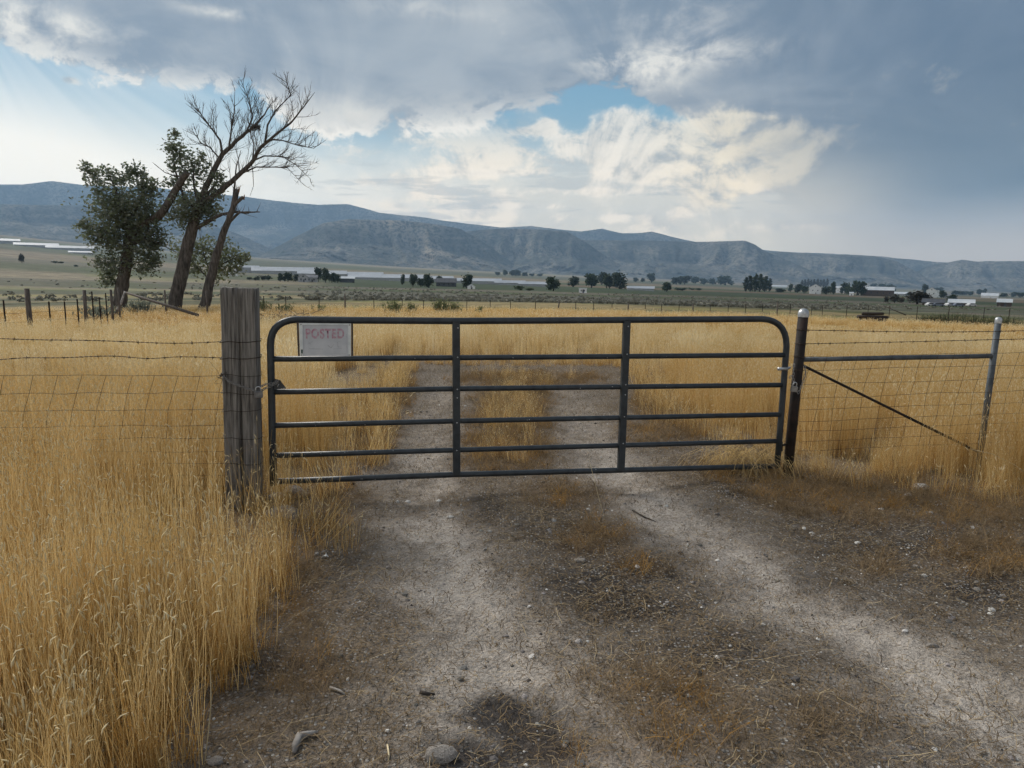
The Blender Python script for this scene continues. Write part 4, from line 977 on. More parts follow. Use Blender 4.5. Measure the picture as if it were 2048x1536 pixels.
# bleached root
pts = [(x__, y__) for x__, y__ in ((588, 1515), (592, 1498), (600, 1482), (618, 1476), (636, 1473))]
q = [np.append(G0(*p_), .015) for p_ in pts]; x_, y_ = q[0][:2]; z_ = zg1(x_, y_); ow = Vector((x_, y_, z_))
rt = MB().tube([V(p_)+Vector((0, 0, zg1(p_[0], p_[1])))-ow for p_ in q], [.007, .016, .017, .011, .005], 8, jit=.35).build('bleached_root', M['birch']); rt.location = ow
tag(rt, 'bent bleached piece of root lying in the chaff at lower left', 'stick')
def stick(pts, r, label, mt, name='stick', lift=None):
    q = []
    for i, p_ in enumerate(pts):
        g_ = G0(*p_); q.append(Vector((g_[0], g_[1], zg1(*g_)+r+.004+(lift[i] if lift else 0))))
    o = MB().tube([v-q[0] for v in q], [r]*(len(q)-1)+[r*.5], 6, jit=.2).build(name, M[mt]); o.location = q[0]; tag(o, label, 'stick'); return o
M['straw_stick'] = mat('pale_stem', [(.42, .34, .2), (.6, .5, .33)], 20, .8)
stick([(775, 1500), (778, 1520), (777, 1533)], .0035, 'short pale stick left of the rounded grey stone', 'straw_stick')
stick([(660, 1380), (680, 1388), (690, 1396)], .006, 'flat pale splinter of wood left of the wheel track', 'birch')
stick([(1265, 1018), (1290, 1030), (1312, 1036)], .006, 'dark curved twig at the top of the right wheel track', 'twig')
stick([(840, 1386), (856, 1389), (870, 1388)], .008, 'short dark stub of wood in the left wheel track', 'twig')
# long bent stems that stand clear of the grass
def stem(pts, Y0, label, r=.0016):
    q = [V(P(p_[0], p_[1], Y0+p_[2])) for p_ in pts]; o = MB().tube([v-q[0] for v in q], [r]*(len(q)-1)+[r*.4], 5).build('grass_stem', M['straw_stick']); o.location = q[0]; tag(o, label, 'grass stem')
g_ = G0(408, 1536); stem([(408, 1536, 0), (415, 1480, 0), (422, 1410, 0), (421, 1342, 0)], g_[1], 'single tall pale stem standing at the lower grass edge', .0022)
g_ = G0(2060, 1000); stem([(2070, 960, 0), (2030, 930, .0), (1985, 908, 0), (1940, 898, 0)], 6.0, 'long pale stem arching left from the fence side grass', .003)
g_ = G0(1210, 1060); stem([(1212, 1046, 0), (1200, 1005, 0), (1186, 950, 0), (1178, 918, 0)], g_[1], 'thin straw standing before the lower gate rail', .0018)
# pulled grass heap caught under the gate
x_, y_ = G0(1490, 950); R = random.Random(12); m = MB()
for i in range(420):
    a_ = R.uniform(-.5, 3.6); l_ = R.uniform(.15, .55); dx_, dy_ = math.cos(a_), -abs(math.sin(a_))*.7
    b0 = Vector((R.gauss(0, .13), R.gauss(0, .06), R.uniform(.03, .17))); z1 = R.uniform(-.02, .15)
    pts = [b0, b0+Vector((dx_*l_*.45, dy_*l_*.45, z1*.8+.02)), b0+Vector((dx_*l_*.8, dy_*l_*.8, z1*.3)), b0+Vector((dx_*l_, dy_*l_, -b0.z*.8))]
    ribbon(m, pts, .0055, 0 if R.random() < .6 else 1, R.random()*PI)
gh = m.build('pulled_grass', [STRAW, LITTER]); gh.location = (x_+.05, y_+.1, zg1(x_, y_)); tag(gh, 'bundle of pulled grass caught under the hinge end of the gate', 'grass clump')

# ------------------------------------------------------------------ the big trees at the left
def leaves(m, R, blobs, size, mi=(0, 1), squash=.55, per=14, mul=1.):
    """leaf sprays scattered through overlapping lobes; sprays bunch into clumps"""
    for (c, rad, n) in blobs:
        c = Vector(c); n = int(n*mul); k = max(5, n//per); cl = []
        for i in range(k):
            v = Vector((R.gauss(0, 1), R.gauss(0, 1), R.gauss(0, 1))).normalized()*(R.random()**.45)
            cl.append(Vector((v.x*rad[0], v.y*rad[1], v.z*rad[2])))
        for i in range(n):
            b_ = R.choice(cl); s_ = .30*min(rad)
            p = c + b_ + Vector((R.gauss(0, s_), R.gauss(0, s_), R.gauss(0, s_*.8)))
            a_ = Vector((R.gauss(0, 1), R.gauss(0, 1), R.gauss(0, .6))).normalized(); b2 = a_.orthogonal().normalized(); b2 = Matrix.Rotation(R.random()*6.28, 3, a_) @ b2
            q = size*R.uniform(.6, 1.3); m.add([p-a_*q, p-b2*q*squash, p+a_*q, p+b2*q*squash], [(0, 1, 2, 3)], mi[0] if R.random() < .55 else mi[1])
TY = 48.
SC = TY/F
def TP(px, py, dy=0.): return V(P(px, py, TY+dy))
def limb(m, pts, r0, r1, n=8, dy=(0, 0), jit=.12):
    """pts in sight-line pairs; returns the world points"""
    N_ = len(pts); w = [TP(*p, dy[0]+(dy[1]-dy[0])*i/(N_-1)) for i, p in enumerate(pts)]
    f_ = []; rr = []
    for i in range(N_-1):
        for k in range(3): t = k/3; f_.append(w[i].lerp(w[i+1], t)); rr.append((i+t)/(N_-1))
    f_.append(w[-1]); rr.append(1.)
    for i in range(1, len(f_)-1): f_[i] = f_[i] + Vector((random.gauss(0, 1), random.gauss(0, 1), random.gauss(0, 1)))*.018*min(1, r0*4)
    m.tube([p-TO for p in f_], [r0+(r1-r0)*t for t in rr], n, jit=jit); return f_
def twigs(m, R, pts, n, L0, r0, depth=2, up=.55):
    """side shoots along a limb, forking"""
    for i in range(n):
        k = R.randrange(len(pts)//4, len(pts)-1); p = pts[k].lerp(pts[k+1], R.random()); d = (pts[k+1]-pts[k]).normalized()
        sd_ = Vector((R.gauss(0, 1), R.gauss(0, .7), R.gauss(.2, .8))).normalized(); dr = (d*.9 + sd_*.8 + Vector((0, 0, up*R.random()))).normalized()
        L_ = L0*R.uniform(.5, 1.2)*(1.1-.65*k/len(pts)); q = [p]; 
        for s_ in range(5):
            dr = (dr + Vector((R.gauss(0, .09), R.gauss(0, .09), R.gauss(.05, .08)))).normalized(); q.append(q[-1]+dr*L_/5)
        m.tube([v-TO for v in q], [r0*(1-.82*s_/5) for s_ in range(6)], 4, cap=False)
        if depth > 1: twigs(m, R, q, R.randint(4, 6), L_*.55, r0*.55, depth-1, up)
def tree(name, base, label):
    global TO
    o = empty(name, base); tag(o, label, 'tree', 'old cottonwoods by the far fence'); TO = Vector(o.location); return o
R = random.Random(21)
def base_at(px, dy=0.):
    p = P(px, 600, TY+dy); return (p[0], p[1], float(zbase(p[0], p[1])))
def toground(pts, px):                                  # continue a trunk down to the ground
    return pts
# leafy tree
tA = tree('cottonwood_tree', base_at(238), 'bushy dark green cottonwood standing leftmost behind the steel posts'); m = MB()
limb(m, [(232, 628), (238, 612), (245, 570), (251, 530), (256, 500), (258, 478)], .46, .30, 10)
A1 = limb(m, [(258, 480), (250, 440), (240, 400), (225, 365)], .20, .05, 7); A2 = limb(m, [(258, 482), (275, 455), (300, 440), (318, 432)], .24, .17, 8, (0, -.6))
limb(m, [(316, 436), (335, 408), (352, 380), (365, 358), (375, 344)], .26, .20, 8, (-.6, -1))
A3 = limb(m, [(258, 490), (290, 480), (315, 485)], .16, .05, 6); A4 = limb(m, [(254, 500), (220, 480), (180, 468)], .14, .04, 6); A5 = limb(m, [(258, 480), (265, 430), (290, 380)], .18, .05, 7)
for q in (A1, A3, A4, A5): twigs(m, R, q, 6, 2.2, .05, 1)
tw_ = limb(m, [(372, 352), (350, 352), (330, 345), (305, 325)], .06, .012, 5, (-1, -1)); twigs(m, R, tw_, 4, .7, .02, 1)
m.build('trunk', M['bark'], tA)
m = MB(); bl = []
for (px, py, rx, ry, n) in ((250, 420, 72, 62, 1700), (205, 360, 34, 26, 330), (178, 338, 20, 12, 120), (262, 352, 40, 22, 360), (300, 375, 26, 26, 260), (218, 420, 42, 50, 700), (285, 430, 45, 50, 800), (200, 472, 38, 28, 420), (172, 452, 18, 14, 130), (255, 485, 62, 32, 800), (312, 478, 24, 26, 280), (225, 530, 40, 30, 480), (290, 530, 36, 26, 360), (215, 562, 24, 18, 160), (310, 510, 22, 16, 120)):
    bl.append((TP(px, py)-TO, (rx*SC*.92, rx*SC*.75, ry*SC*.92), n))
leaves(m, R, bl, .125, mul=1.5); m.build('crown', [M['leaf'], M['leaf_grey']], tA)
# the forked half-dead tree
tB = tree('forked_cottonwood', base_at(349), 'tall leaning cottonwood with bare forked top and a leafy middle'); m = MB()
limb(m, [(342, 628), (349, 610), (358, 570), (367, 530), (376, 490), (384, 460), (392, 432), (402, 402)], .49, .30, 12)
B1 = limb(m, [(400, 408), (412, 375), (424, 349), (445, 309), (472, 283), (492, 266), (511, 251), (528, 230), (541, 208)], .22, .025, 9, (0, .8))
B2 = limb(m, [(402, 405), (420, 398), (440, 382), (475, 352), (505, 323), (522, 293), (551, 270), (581, 246), (608, 213), (630, 184)], .22, .012, 9, (0, -.8))
B3 = limb(m, [(505, 322), (528, 312), (565, 313), (591, 329), (621, 358)], .06, .01, 6, (-.4, -1.4)); B4 = limb(m, [(480, 348), (512, 334), (548, 334), (575, 336), (606, 368)], .065, .01, 6, (-.4, .6))
B5 = limb(m, [(540, 279), (566, 281), (600, 292), (628, 297)], .06, .01, 6, (-.6, -1.2)); B6 = limb(m, [(445, 309), (440, 280), (425, 260), (405, 232), (391, 216)], .085, .012, 6, (.2, 0))
B7 = limb(m, [(458, 296), (462, 262), (468, 225), (470, 180)], .07, .01, 6, (.3, .6)); B8 = limb(m, [(492, 266), (505, 236), (498, 200), (484, 166)], .065, .01, 6, (.5, .9)); B9 = limb(m, [(530, 285), (535, 250), (552, 220), (582, 190), (573, 160)], .07, .01, 6, (-.6, .2))
B10 = limb(m, [(440, 318), (420, 295), (400, 285), (388, 253)], .06, .01, 5, (.2, .6)); B11 = limb(m, [(505, 322), (508, 290), (500, 262), (520, 215)], .06, .01, 5, (-.4, .2)); B12 = limb(m, [(502, 320), (506, 345), (507, 372), (500, 392)], .035, .01, 5, (-.4, -.4))
for q, n, l_ in ((B1, 11, 1.9), (B2, 14, 2.0), (B3, 7, 1.4), (B4, 6, 1.3), (B5, 5, 1.2), (B6, 7, 1.3), (B7, 6, 1.2), (B8, 7, 1.2), (B9, 8, 1.4), (B10, 5, 1.1), (B11, 6, 1.3)): twigs(m, R, q, int(n*2.6), l_*1.35, .022, 2)
Bl = limb(m, [(395, 455), (420, 440), (445, 428), (470, 424), (498, 426)], .15, .05, 7, (0, -1)); twigs(m, R, Bl, 4, 1., .03, 1)
for q in ([(398, 420), (370, 400), (350, 340), (345, 300)], [(398, 415), (388, 370), (385, 330)], [(405, 400), (430, 370), (438, 350)]): twigs(m, R, limb(m, q, .12, .02, 6), 6, 1.2, .03, 1)
m.build('trunk', M['bark'], tB)
m = MB(); bl = []
for (px, py, rx, ry, n) in ((388, 408, 46, 38, 800), (368, 432, 30, 28, 320), (415, 425, 30, 26, 300), (346, 292, 20, 26, 190), (360, 320, 26, 30, 270), (385, 345, 36, 28, 330), (345, 370, 20, 20, 110), (434, 358, 20, 20, 130), (350, 268, 12, 10, 50), (400, 320, 18, 18, 90), (430, 385, 20, 20, 130)):
    bl.append((TP(px, py)-TO, (rx*SC*1.0, rx*SC*.8, ry*SC*1.0), n))
leaves(m, R, bl, .12, mul=1.5); m.build('crown', [M['leaf'], M['leaf_grey']], tB)
# the nest
m = MB(); nc_ = TP(512, 255, .55)
for i in range(90):
    a_ = R.random()*6.28; c0 = Vector((math.cos(a_)*.2, math.sin(a_)*.2, R.gauss(0, .08))); d_ = Vector((-math.sin(a_), math.cos(a_), R.gauss(0, .4))).normalized()*R.uniform(.12, .3); m.tube([c0-d_, c0+d_], .012, 3)
ns = m.build('bird_nest', M['twig']); ns.location = nc_; tag(ns, 'dark stick nest in the fork of the bare branches', 'nest')
# broken trunk
tC = tree('broken_cottonwood', base_at(410, -.8), 'leaning dead cottonwood trunk snapped off at the top'); m = MB()
limb(m, [(402, 628), (410, 611), (418, 570), (427, 532), (436, 500), (445, 469), (462, 429), (468, 405), (475, 379)], .37, .13, 10, (-.8, -.8))
limb(m, [(466, 412), (476, 402), (486, 394)], .15, .10, 7, (-.8, -.9)); C1 = limb(m, [(466, 408), (468, 385), (470, 362), (473, 332), (482, 300)], .10, .015, 6, (-.8, -.6)); twigs(m, R, C1, 4, .8, .02, 1)
C2 = limb(m, [(455, 448), (478, 425), (500, 424), (520, 424)], .10, .03, 6, (-.8, -1.2)); twigs(m, R, C2, 5, 1., .025, 1)
tcn_ = m.build('trunk', M['bark'], tC)
m = MB(); 
for (px, py, l_) in ((475, 378, .5), (487, 393, .35)):
    for k in range(5): b0 = TP(px+R.gauss(0, 2), py+6, -.85)-TO; m.tube([b0, b0+Vector((R.gauss(.06, .05), 0, l_*R.uniform(.4, 1)))], [.06, .006], 5)
m.build('splintered_end', M['bare_wood'], tC)
# pale young tree behind
tD = tree('young_willow', base_at(419, 7), 'pale green bushy willow behind the two leaning trunks'); m = MB()
limb(m, [(414, 612), (418, 580), (420, 540), (424, 505)], .14, .05, 6, (7, 7))
for q in ([(419, 560), (390, 530), (365, 505)], [(420, 550), (450, 525), (478, 512)], [(420, 545), (405, 500), (400, 475)]): twigs(m, R, limb(m, q, .06, .015, 5, (7, 7)), 5, 1.4, .02, 1)
m.build('trunk', M['bark'], tD)
m = MB(); bl = []
for (px, py, rx, ry, n) in ((370, 500, 32, 32, 330), (410, 495, 40, 30, 420), (455, 505, 36, 28, 360), (485, 515, 20, 16, 130), (430, 540, 44, 26, 380), (380, 530, 26, 22, 180), (470, 535, 26, 20, 170)):
    bl.append((TP(px, py, 7)-TO, (rx*SC, rx*SC, ry*SC), n))
leaves(m, R, bl, .13, mul=1.4); m.build('crown', [M['leaf_light'], M['leaf_grey']], tD)

# ------------------------------------------------------------------ posts and poles of the old corral at the left
def stake(root, px, pyt, D_, kind, label=None, r=None, lean=0.):
    a = GD(px, D_); d = ray(px, pyt); d = d/math.hypot(d[0], d[1])*D_; zt = H + d[2]; h_ = max(.5, zt-a[2]); o0 = Vector(root.location); m = MB(); b0 = V(a)-o0-Vector((0, 0, .1)); tp = b0+Vector((lean, 0, h_+.1))
    if kind == 't':
        ax = (tp-b0); M_ = Matrix.Rotation(random.uniform(-.3, .3), 3, 'Z')
        m.box((b0+tp)/2, (.045, .006, ax.length), 0, M_); m.box((b0+tp)/2+M_ @ Vector((0, -.021, 0)), (.006, .036, ax.length-.004), 0, M_)
        return m.build('steel_post', M['tpost'], root)
    m.tube([b0, (b0+tp)/2+Vector((random.gauss(0, .01), 0, 0)), tp], [r*1.06, r, r*.95], 9, jit=.12)
    return m.build('wood_post', M['post_wood'], root)
cf = empty('corral_fence', GD(110, 27.5)); tag(cf, 'old fence of dark steel stakes and grey wooden posts left of the trees', 'fence')
CD = {}
for (px, pyt, D_, kind, r) in ((-60, 575, 26, 'w', .07), (3, 600, 26, 't', 0), (52, 577, 26.5, 'w', .075), (94, 603, 27.5, 't', 0), (125, 603, 28.5, 't', 0), (151, 598, 27.5, 't', 0), (167, 580, 29, 'w', .06), (182, 583, 30, 't', 0), (196, 594, 30.5, 't', 0), (209, 586, 31.5, 't', 0), (220, 579, 33, 'w', .05), (235, 575, 35, 'w', .04)):
    stake(cf, px, pyt, D_, kind, r=r); CD[px] = (D_, pyt)
o0 = Vector(cf.location); ks = sorted(CD)
for f_ in (.15, .4, .65, .9):
    pts = []
    for px in ks:
        D_, pyt = CD[px]; a = GD(px, D_); pts.append(V(a)-o0+Vector((0, -.04, 1.1*f_)))
    MB().tube(pts, .0045, 4, cap=False).build('wire', M['wire'], cf)
pole = MB(); a, b_ = V(P(248, 584, 33.)), V(P(396, 626, 31.)); o = pole.tube([a*0, (b_-a)*.5+Vector((0, 0, -.05)), b_-a+Vector((0, 0, -.1))], [.05, .06, .07], 8, jit=.1).build('fallen_rail', M['post_wood']); o.location = a
tag(o, 'long fallen rail slanting down from the leafy tree into the grass', 'rail')
a, b_ = V(P(250, 583, 32.6)), V(P(229, 632, 32.2)); m = MB(); m.tube([a*0, (b_-a)*.45+Vector((.05, 0, 0)), b_-a], [.035, .06, .08], 8, jit=.3); o = m.build('bleached_snag', M['birch']); o.location = a
tag(o, 'bleached split stick leaning against the leafy tree trunk', 'snag')
for px, pyt, D_, lb in ((328, 580, 44, 'grey post standing in the grass left of the forked tree'), (411, 582, 41, 'thin grey post in front of the broken trunk')):
    a = GD(px, D_); rt_ = empty('lone_post', a); tag(rt_, lb, 'post'); stake(rt_, px, pyt, D_, 'w', r=.045)

# ------------------------------------------------------------------ the long fence across the far edge of the field
ff = empty('pasture_fence', GD(1000, 52)); tag(ff, 'long wire fence on thin posts along the far edge of the field', 'fence'); o0 = Vector(ff.location)
fp = [(480, 590, 0), (526, 592, 0), (570, 592, 0), (637, 594, 0), (689, 587, 1), (747, 597, 0), (804, 599, 0), (847, 600, 0), (889, 596, 1), (934, 600, 0), (981, 600, 0), (1022, 601, 0), (1072, 603, 0), (1117, 600, 1), (1153, 603, 0), (1189, 605, 0), (1226, 607, 0), (1259, 606, 1), (1293, 608, 0), (1326, 608, 0), (1361, 607, 0), (1389, 608, 1), (1424, 609, 0), (1460, 609, 0), (1495, 608, 0), (1529, 607, 0), (1559, 606, 1), (1585, 608, 0), (1628, 610, 0), (1650, 610, 0), (1699, 611, 0), (1742, 611, 0), (1785, 611, 0), (1841, 613, 0), (1905, 614, 0), (1976, 615, 0), (2027, 616, 0), (2090, 617, 1), (2160, 618, 0)]
def fD(px): return 46 + (px-480)*.011
tops = []
for px, pyt, w_ in fp: stake(ff, px, pyt, fD(px), 'w' if w_ else 't', r=.05, lean=(.12 if px == 1117 else 0))
for f_ in (.3, .55, .8, 1.02):
    MB().tube([V(GD(px, fD(px)))-o0+Vector((0, -.04, f_)) for px, _, _ in fp], .0045, 4, cap=False).build('wire', M['wire'], ff)

# ------------------------------------------------------------------ brush and shrubs at the field edge
a = GD(562, 24.5); m = MB()
for i in range(260):
    c0 = Vector((R.gauss(0, .55), R.gauss(0, .2), abs(R.gauss(0, .15))+.32)); d_ = Vector((R.gauss(0, 1), R.gauss(0, .5), R.gauss(0, .35))).normalized()*R.uniform(.1, .4); m.tube([c0-d_, c0, c0+d_+Vector((0, 0, R.gauss(0, .05)))], [.010, .008, .003], 3, cap=False)
o = m.build('brush_pile', M['post_wood']); o.location = V(a); tag(o, 'low pile of dead grey brush right of the timber post', 'brush pile')
def willow(px, D_, w, h, n, label, mt='leaf_light'):
    a = GD(px, D_); root = empty('willow_shrub', a); tag(root, label, 'shrub', 'shrubs along the far fence'); m = MB(); ml = MB(); W_ = w*D_/F/2; H_ = h*D_/F
    for i in range(n):
        x0 = R.gauss(0, W_*.45); y0 = R.gauss(0, W_*.4); h_ = H_*R.uniform(.6, 1.08); tp = Vector((x0*1.5+R.gauss(0, .06), y0*1.4, h_)); b0 = Vector((x0, y0, -.05)); m.tube([b0, b0.lerp(tp, .5), tp], [.012, .009, .003], 3, cap=False)
        for k in range(9):
            p = b0.lerp(tp, R.uniform(.2, 1.)) + Vector((R.gauss(0, .05), R.gauss(0, .05), 0)); a_ = Vector((R.gauss(0, .5), R.gauss(0, .5), 1)).normalized()*.07; b2 = a_.orthogonal().normalized()*.025; ml.add([p-a_, p-b2, p+a_, p+b2], [(0, 1, 2, 3)])
    m.build('stems', M['twig'], root); ml.build('foliage', M[mt], root)
for px, D_, w, h, n, lb in ((526, 43, 16, 26, 30, 'narrow green shrub just right of the timber post top'), (560, 44, 34, 20, 26, 'thin grey green shrub around the second fence post'), (640, 46, 22, 16, 20, 'small grey shrub at the third fence post'), (788, 46, 30, 24, 46, 'upright green shrub left of centre on the far fence'), (822, 46, 14, 20, 22, 'slim green shrub between two larger upright shrubs'), (882, 46.5, 28, 28, 50, 'tall green shrub at a wooden post of the far fence'), (912, 46.5, 26, 22, 40, 'green shrub right of the tallest fence shrub'), (960, 47, 14, 14, 14, 'little thin shrub left of centre by the far fence')):
    willow(px, D_, w, h, n, lb)
for i, (px, w, h) in enumerate(((1868, 26, 14), (1892, 30, 16), (1925, 36, 20), (1962, 30, 17), (1998, 32, 17), (2032, 32, 18))):
    willow(px, 62, w*1.3, h, 70, ('first', 'second', 'third', 'fourth', 'fifth', 'sixth')[i]+' from the left of the green bushes behind the slim pipe post', 'leaf_light')
# grey mound by the leafy tree
willow(200, 37, 44, 26, 90, 'dusty grey green bush at the left foot of the leafy tree', 'leaf_grey')
willow(278, 47, 40, 24, 60, 'grey green undergrowth right of the leafy tree trunk', 'leaf_grey')
# old timbers on the field edge
a = GD(1753, 50); lg = empty('timber_stack', a); tag(lg, 'low stack of dark old timbers lying at the far field edge', 'timber stack'); u_ = 50/F
for (x0, x1, z_, y_, r) in ((-26, 26, .32, 0, .10), (-24, 24, .32, .25, .10), (-18, 20, .52, .12, .09), (-25, 22, .14, -.1, .10)):
    MB().tube([(x0*u_, y_, z_+.1), ((x0+x1)/2*u_, y_+.02, z_+.09), (x1*u_, y_, z_+.1)], [r, r*1.05, r*.95], 9, jit=.15).build('timber', M['tpost'], lg)
m = MB(); p0, p1 = V(P(1766, 611, 51)), V(P(1812, 630, 50.5)); o = m.tube([p0*0, p1-p0], [.03, .045], 7, jit=.1).build('leaning_pole', M['post_wood']); o.location = p0; tag(o, 'thin pole leaning to the right off the dark timber stack', 'pole')

# ------------------------------------------------------------------ farmsteads in the valley
M['white_wall'] = mat('white_siding', [(.72, .72, .71), (.84, .84, .83)], .6, .8)
M['grey_wall'] = mat('grey_siding', [(.30, .31, .32), (.40, .41, .42)], .6, .8)
M['dark_wall'] = mat('dark_siding', [(.055, .06, .07), (.09, .095, .105)], .6, .8)
M['brown_wall'] = mat('weathered_boards', [(.07, .05, .04), (.12, .09, .075)], .8, .9)
M['metal_roof'] = mat('pale_metal_roof', [(.36, .39, .42), (.50, .52, .54)], .12, .45, .0, spec=.5)
M['shed_roof'] = mat('dull_metal_roof', [(.25, .275, .31), (.35, .375, .41)], .12, .5, .0, spec=.4)
M['grey_roof'] = mat('grey_shingle', [(.12, .125, .14), (.18, .185, .2)], .6, .8)
M['dark_roof'] = mat('dark_shingle', [(.045, .05, .06), (.075, .08, .09)], .6, .8)
M['glass'] = mat('window_glass', [(.03, .035, .045), (.06, .07, .08)], .5, .15, spec=.6)
def house(name, x0, x1, yt, yb, ridge, wall, roof, label, cat='house', dep=.8, pitch=.5, wins=2, rot=0., group=None, door=True, D_=None, loc=None, open_side=False):
    """a gabled building; ridge 'x' runs across the view, 'y' shows its gable"""
    xc = (x0+x1)/2; a = G(xc, yb) if D_ is None else GD(xc, D_); D_ = math.hypot(a[0], a[1]); u_ = D_/F; W_, T_ = (x1-x0)*u_, (yb-yt)*u_
    root = empty(name, a, -math.atan2(a[0], a[1])+rot); tag(root, label, cat, group); dp = W_*dep if ridge == 'x' else W_*max(dep, .9)
    if ridge == 'x': rise_ = min(T_*.5, dp*.5*pitch); eave = T_-rise_
    else: rise_ = min(T_*.5, W_*.5*pitch*1.2); eave = T_-rise_
    w_, d_ = W_/2, dp/2; ov = min(.5, W_*.05)
    m = MB(); b0 = -1.
    if ridge == 'x':
        m.add([(-w_, -d_, b0), (w_, -d_, b0), (w_, d_, b0), (-w_, d_, b0), (-w_, -d_, eave), (w_, -d_, eave), (w_, d_, eave), (-w_, d_, eave), (-w_, 0, T_-.1), (w_, 0, T_-.1)],
              [(0, 1, 5, 4), (1, 2, 6, 9, 5), (2, 3, 7, 6), (3, 0, 4, 8, 7)])
        rp = [(-w_-ov, -d_-ov, eave-ov*rise_/d_), (w_+ov, -d_-ov, eave-ov*rise_/d_), (w_+ov, 0, T_), (-w_-ov, 0, T_), (w_+ov, d_+ov, eave-ov*rise_/d_), (-w_-ov, d_+ov, eave-ov*rise_/d_)]
    else:
        m.add([(-w_, -d_, b0), (w_, -d_, b0), (w_, d_, b0), (-w_, d_, b0), (-w_, -d_, eave), (w_, -d_, eave), (w_, d_, eave), (-w_, d_, eave), (0, -d_, T_-.1), (0, d_, T_-.1)],
              [(0, 1, 5, 8, 4), (1, 2, 6, 5), (2, 3, 7, 9, 6), (3, 0, 4, 7)])
        rp = [(-w_-ov, -d_-ov, eave-ov*rise_/w_), (-w_-ov, d_+ov, eave-ov*rise_/w_), (0, d_+ov, T_), (0, -d_-ov, T_), (w_+ov, d_+ov, eave-ov*rise_/w_), (w_+ov, -d_-ov, eave-ov*rise_/w_)]
    m.build('wall', M[wall], root)
    th = .18; m = MB(); m.add(rp + [(x_, y_, z_+th) for x_, y_, z_ in rp], [(0, 1, 2, 3), (3, 2, 4, 5), (6, 9, 8, 7), (9, 11, 10, 8), (0, 6, 7, 1), (5, 4, 10, 11), (0, 3, 9, 6), (3, 5, 11, 9), (1, 7, 8, 2), (2, 8, 10, 4)])
    m.build('roof', M[roof], root)
    for i in range(wins):
        xw = -w_ + W_*(i+.7)/(wins+.4); hw = min(1.5, eave*.4)
        MB().box((xw, -d_-.03, eave*.55), (min(1.3, W_*.12), .1, hw)).build('window', M['glass'], root)
    if ridge == 'y' and wins: MB().box((0, -d_-.03, eave+rise_*.25), (min(1.1, W_*.14), .1, min(1.2, rise_*.45))).build('window', M['glass'], root)
    if door: MB().box((w_*.12, -d_-.03, min(2.1, eave*.8)/2), (1.0, .12, min(2.1, eave*.8))).build('door', M['dark_wall'], root)
    return root
poultry = 'long pale roofed poultry sheds'
def shed(x0, x1, yt, yb, label, D_, rot=0., wall='grey_wall'):
    return house('poultry_shed', x0, x1, yt, yb, 'x', wall, 'shed_roof', label, 'shed', dep=min(.4, 26/((x1-x0)*D_/F)), pitch=.42, wins=0, rot=rot, group=poultry, door=False, D_=D_)
for q in ((-40, 30, 486, 493, 'white roofed shed at the far left edge below the hills', 2300, .0), (48, 110, 488, 495, 'far white shed left of the leafy tree, left one of a pair', 2150, .0), (112, 186, 489, 497, 'far white shed left of the leafy tree, right one of a pair', 2100, .0), (148, 184, 498.5, 503, 'small low white shed beneath the pair of far white sheds', 1700, .0),
          (474, 516, 526, 539, 'pale shed behind the willow, leftmost of the long shed row', 1020, .15), (512, 634, 527, 541, 'longest pale roofed shed, above the pale farmhouse', 1000, .0), (600, 690, 532, 544, 'pale shed partly hidden by the right end of the longest shed', 940, .0), (672, 764, 536, 548, 'pale shed directly above the open white roofed shelter', 950, .0), (700, 830, 543, 553, 'low front pale shed right of the open shelter', 860, .0), (762, 852, 540, 551, 'pale shed above the single slim dark tree', 950, .0),
          (800, 905, 545, 556, 'pale shed rising behind the dark roofed house', 900, .0), (885, 1002, 549, 559, 'pale shed right of the dark roofed house', 880, .0), (990, 1050, 551, 560, 'pale shed with the row of small trees behind its left end', 860, .0), (1038, 1104, 552, 561, 'pale shed directly left of the big round tree', 830, .0), (1256, 1308, 560, 568, 'pale low shed right of the large central tree clump', 800, .0)):
    shed(q[0], q[1], q[2], q[3], q[4], q[5], q[6])
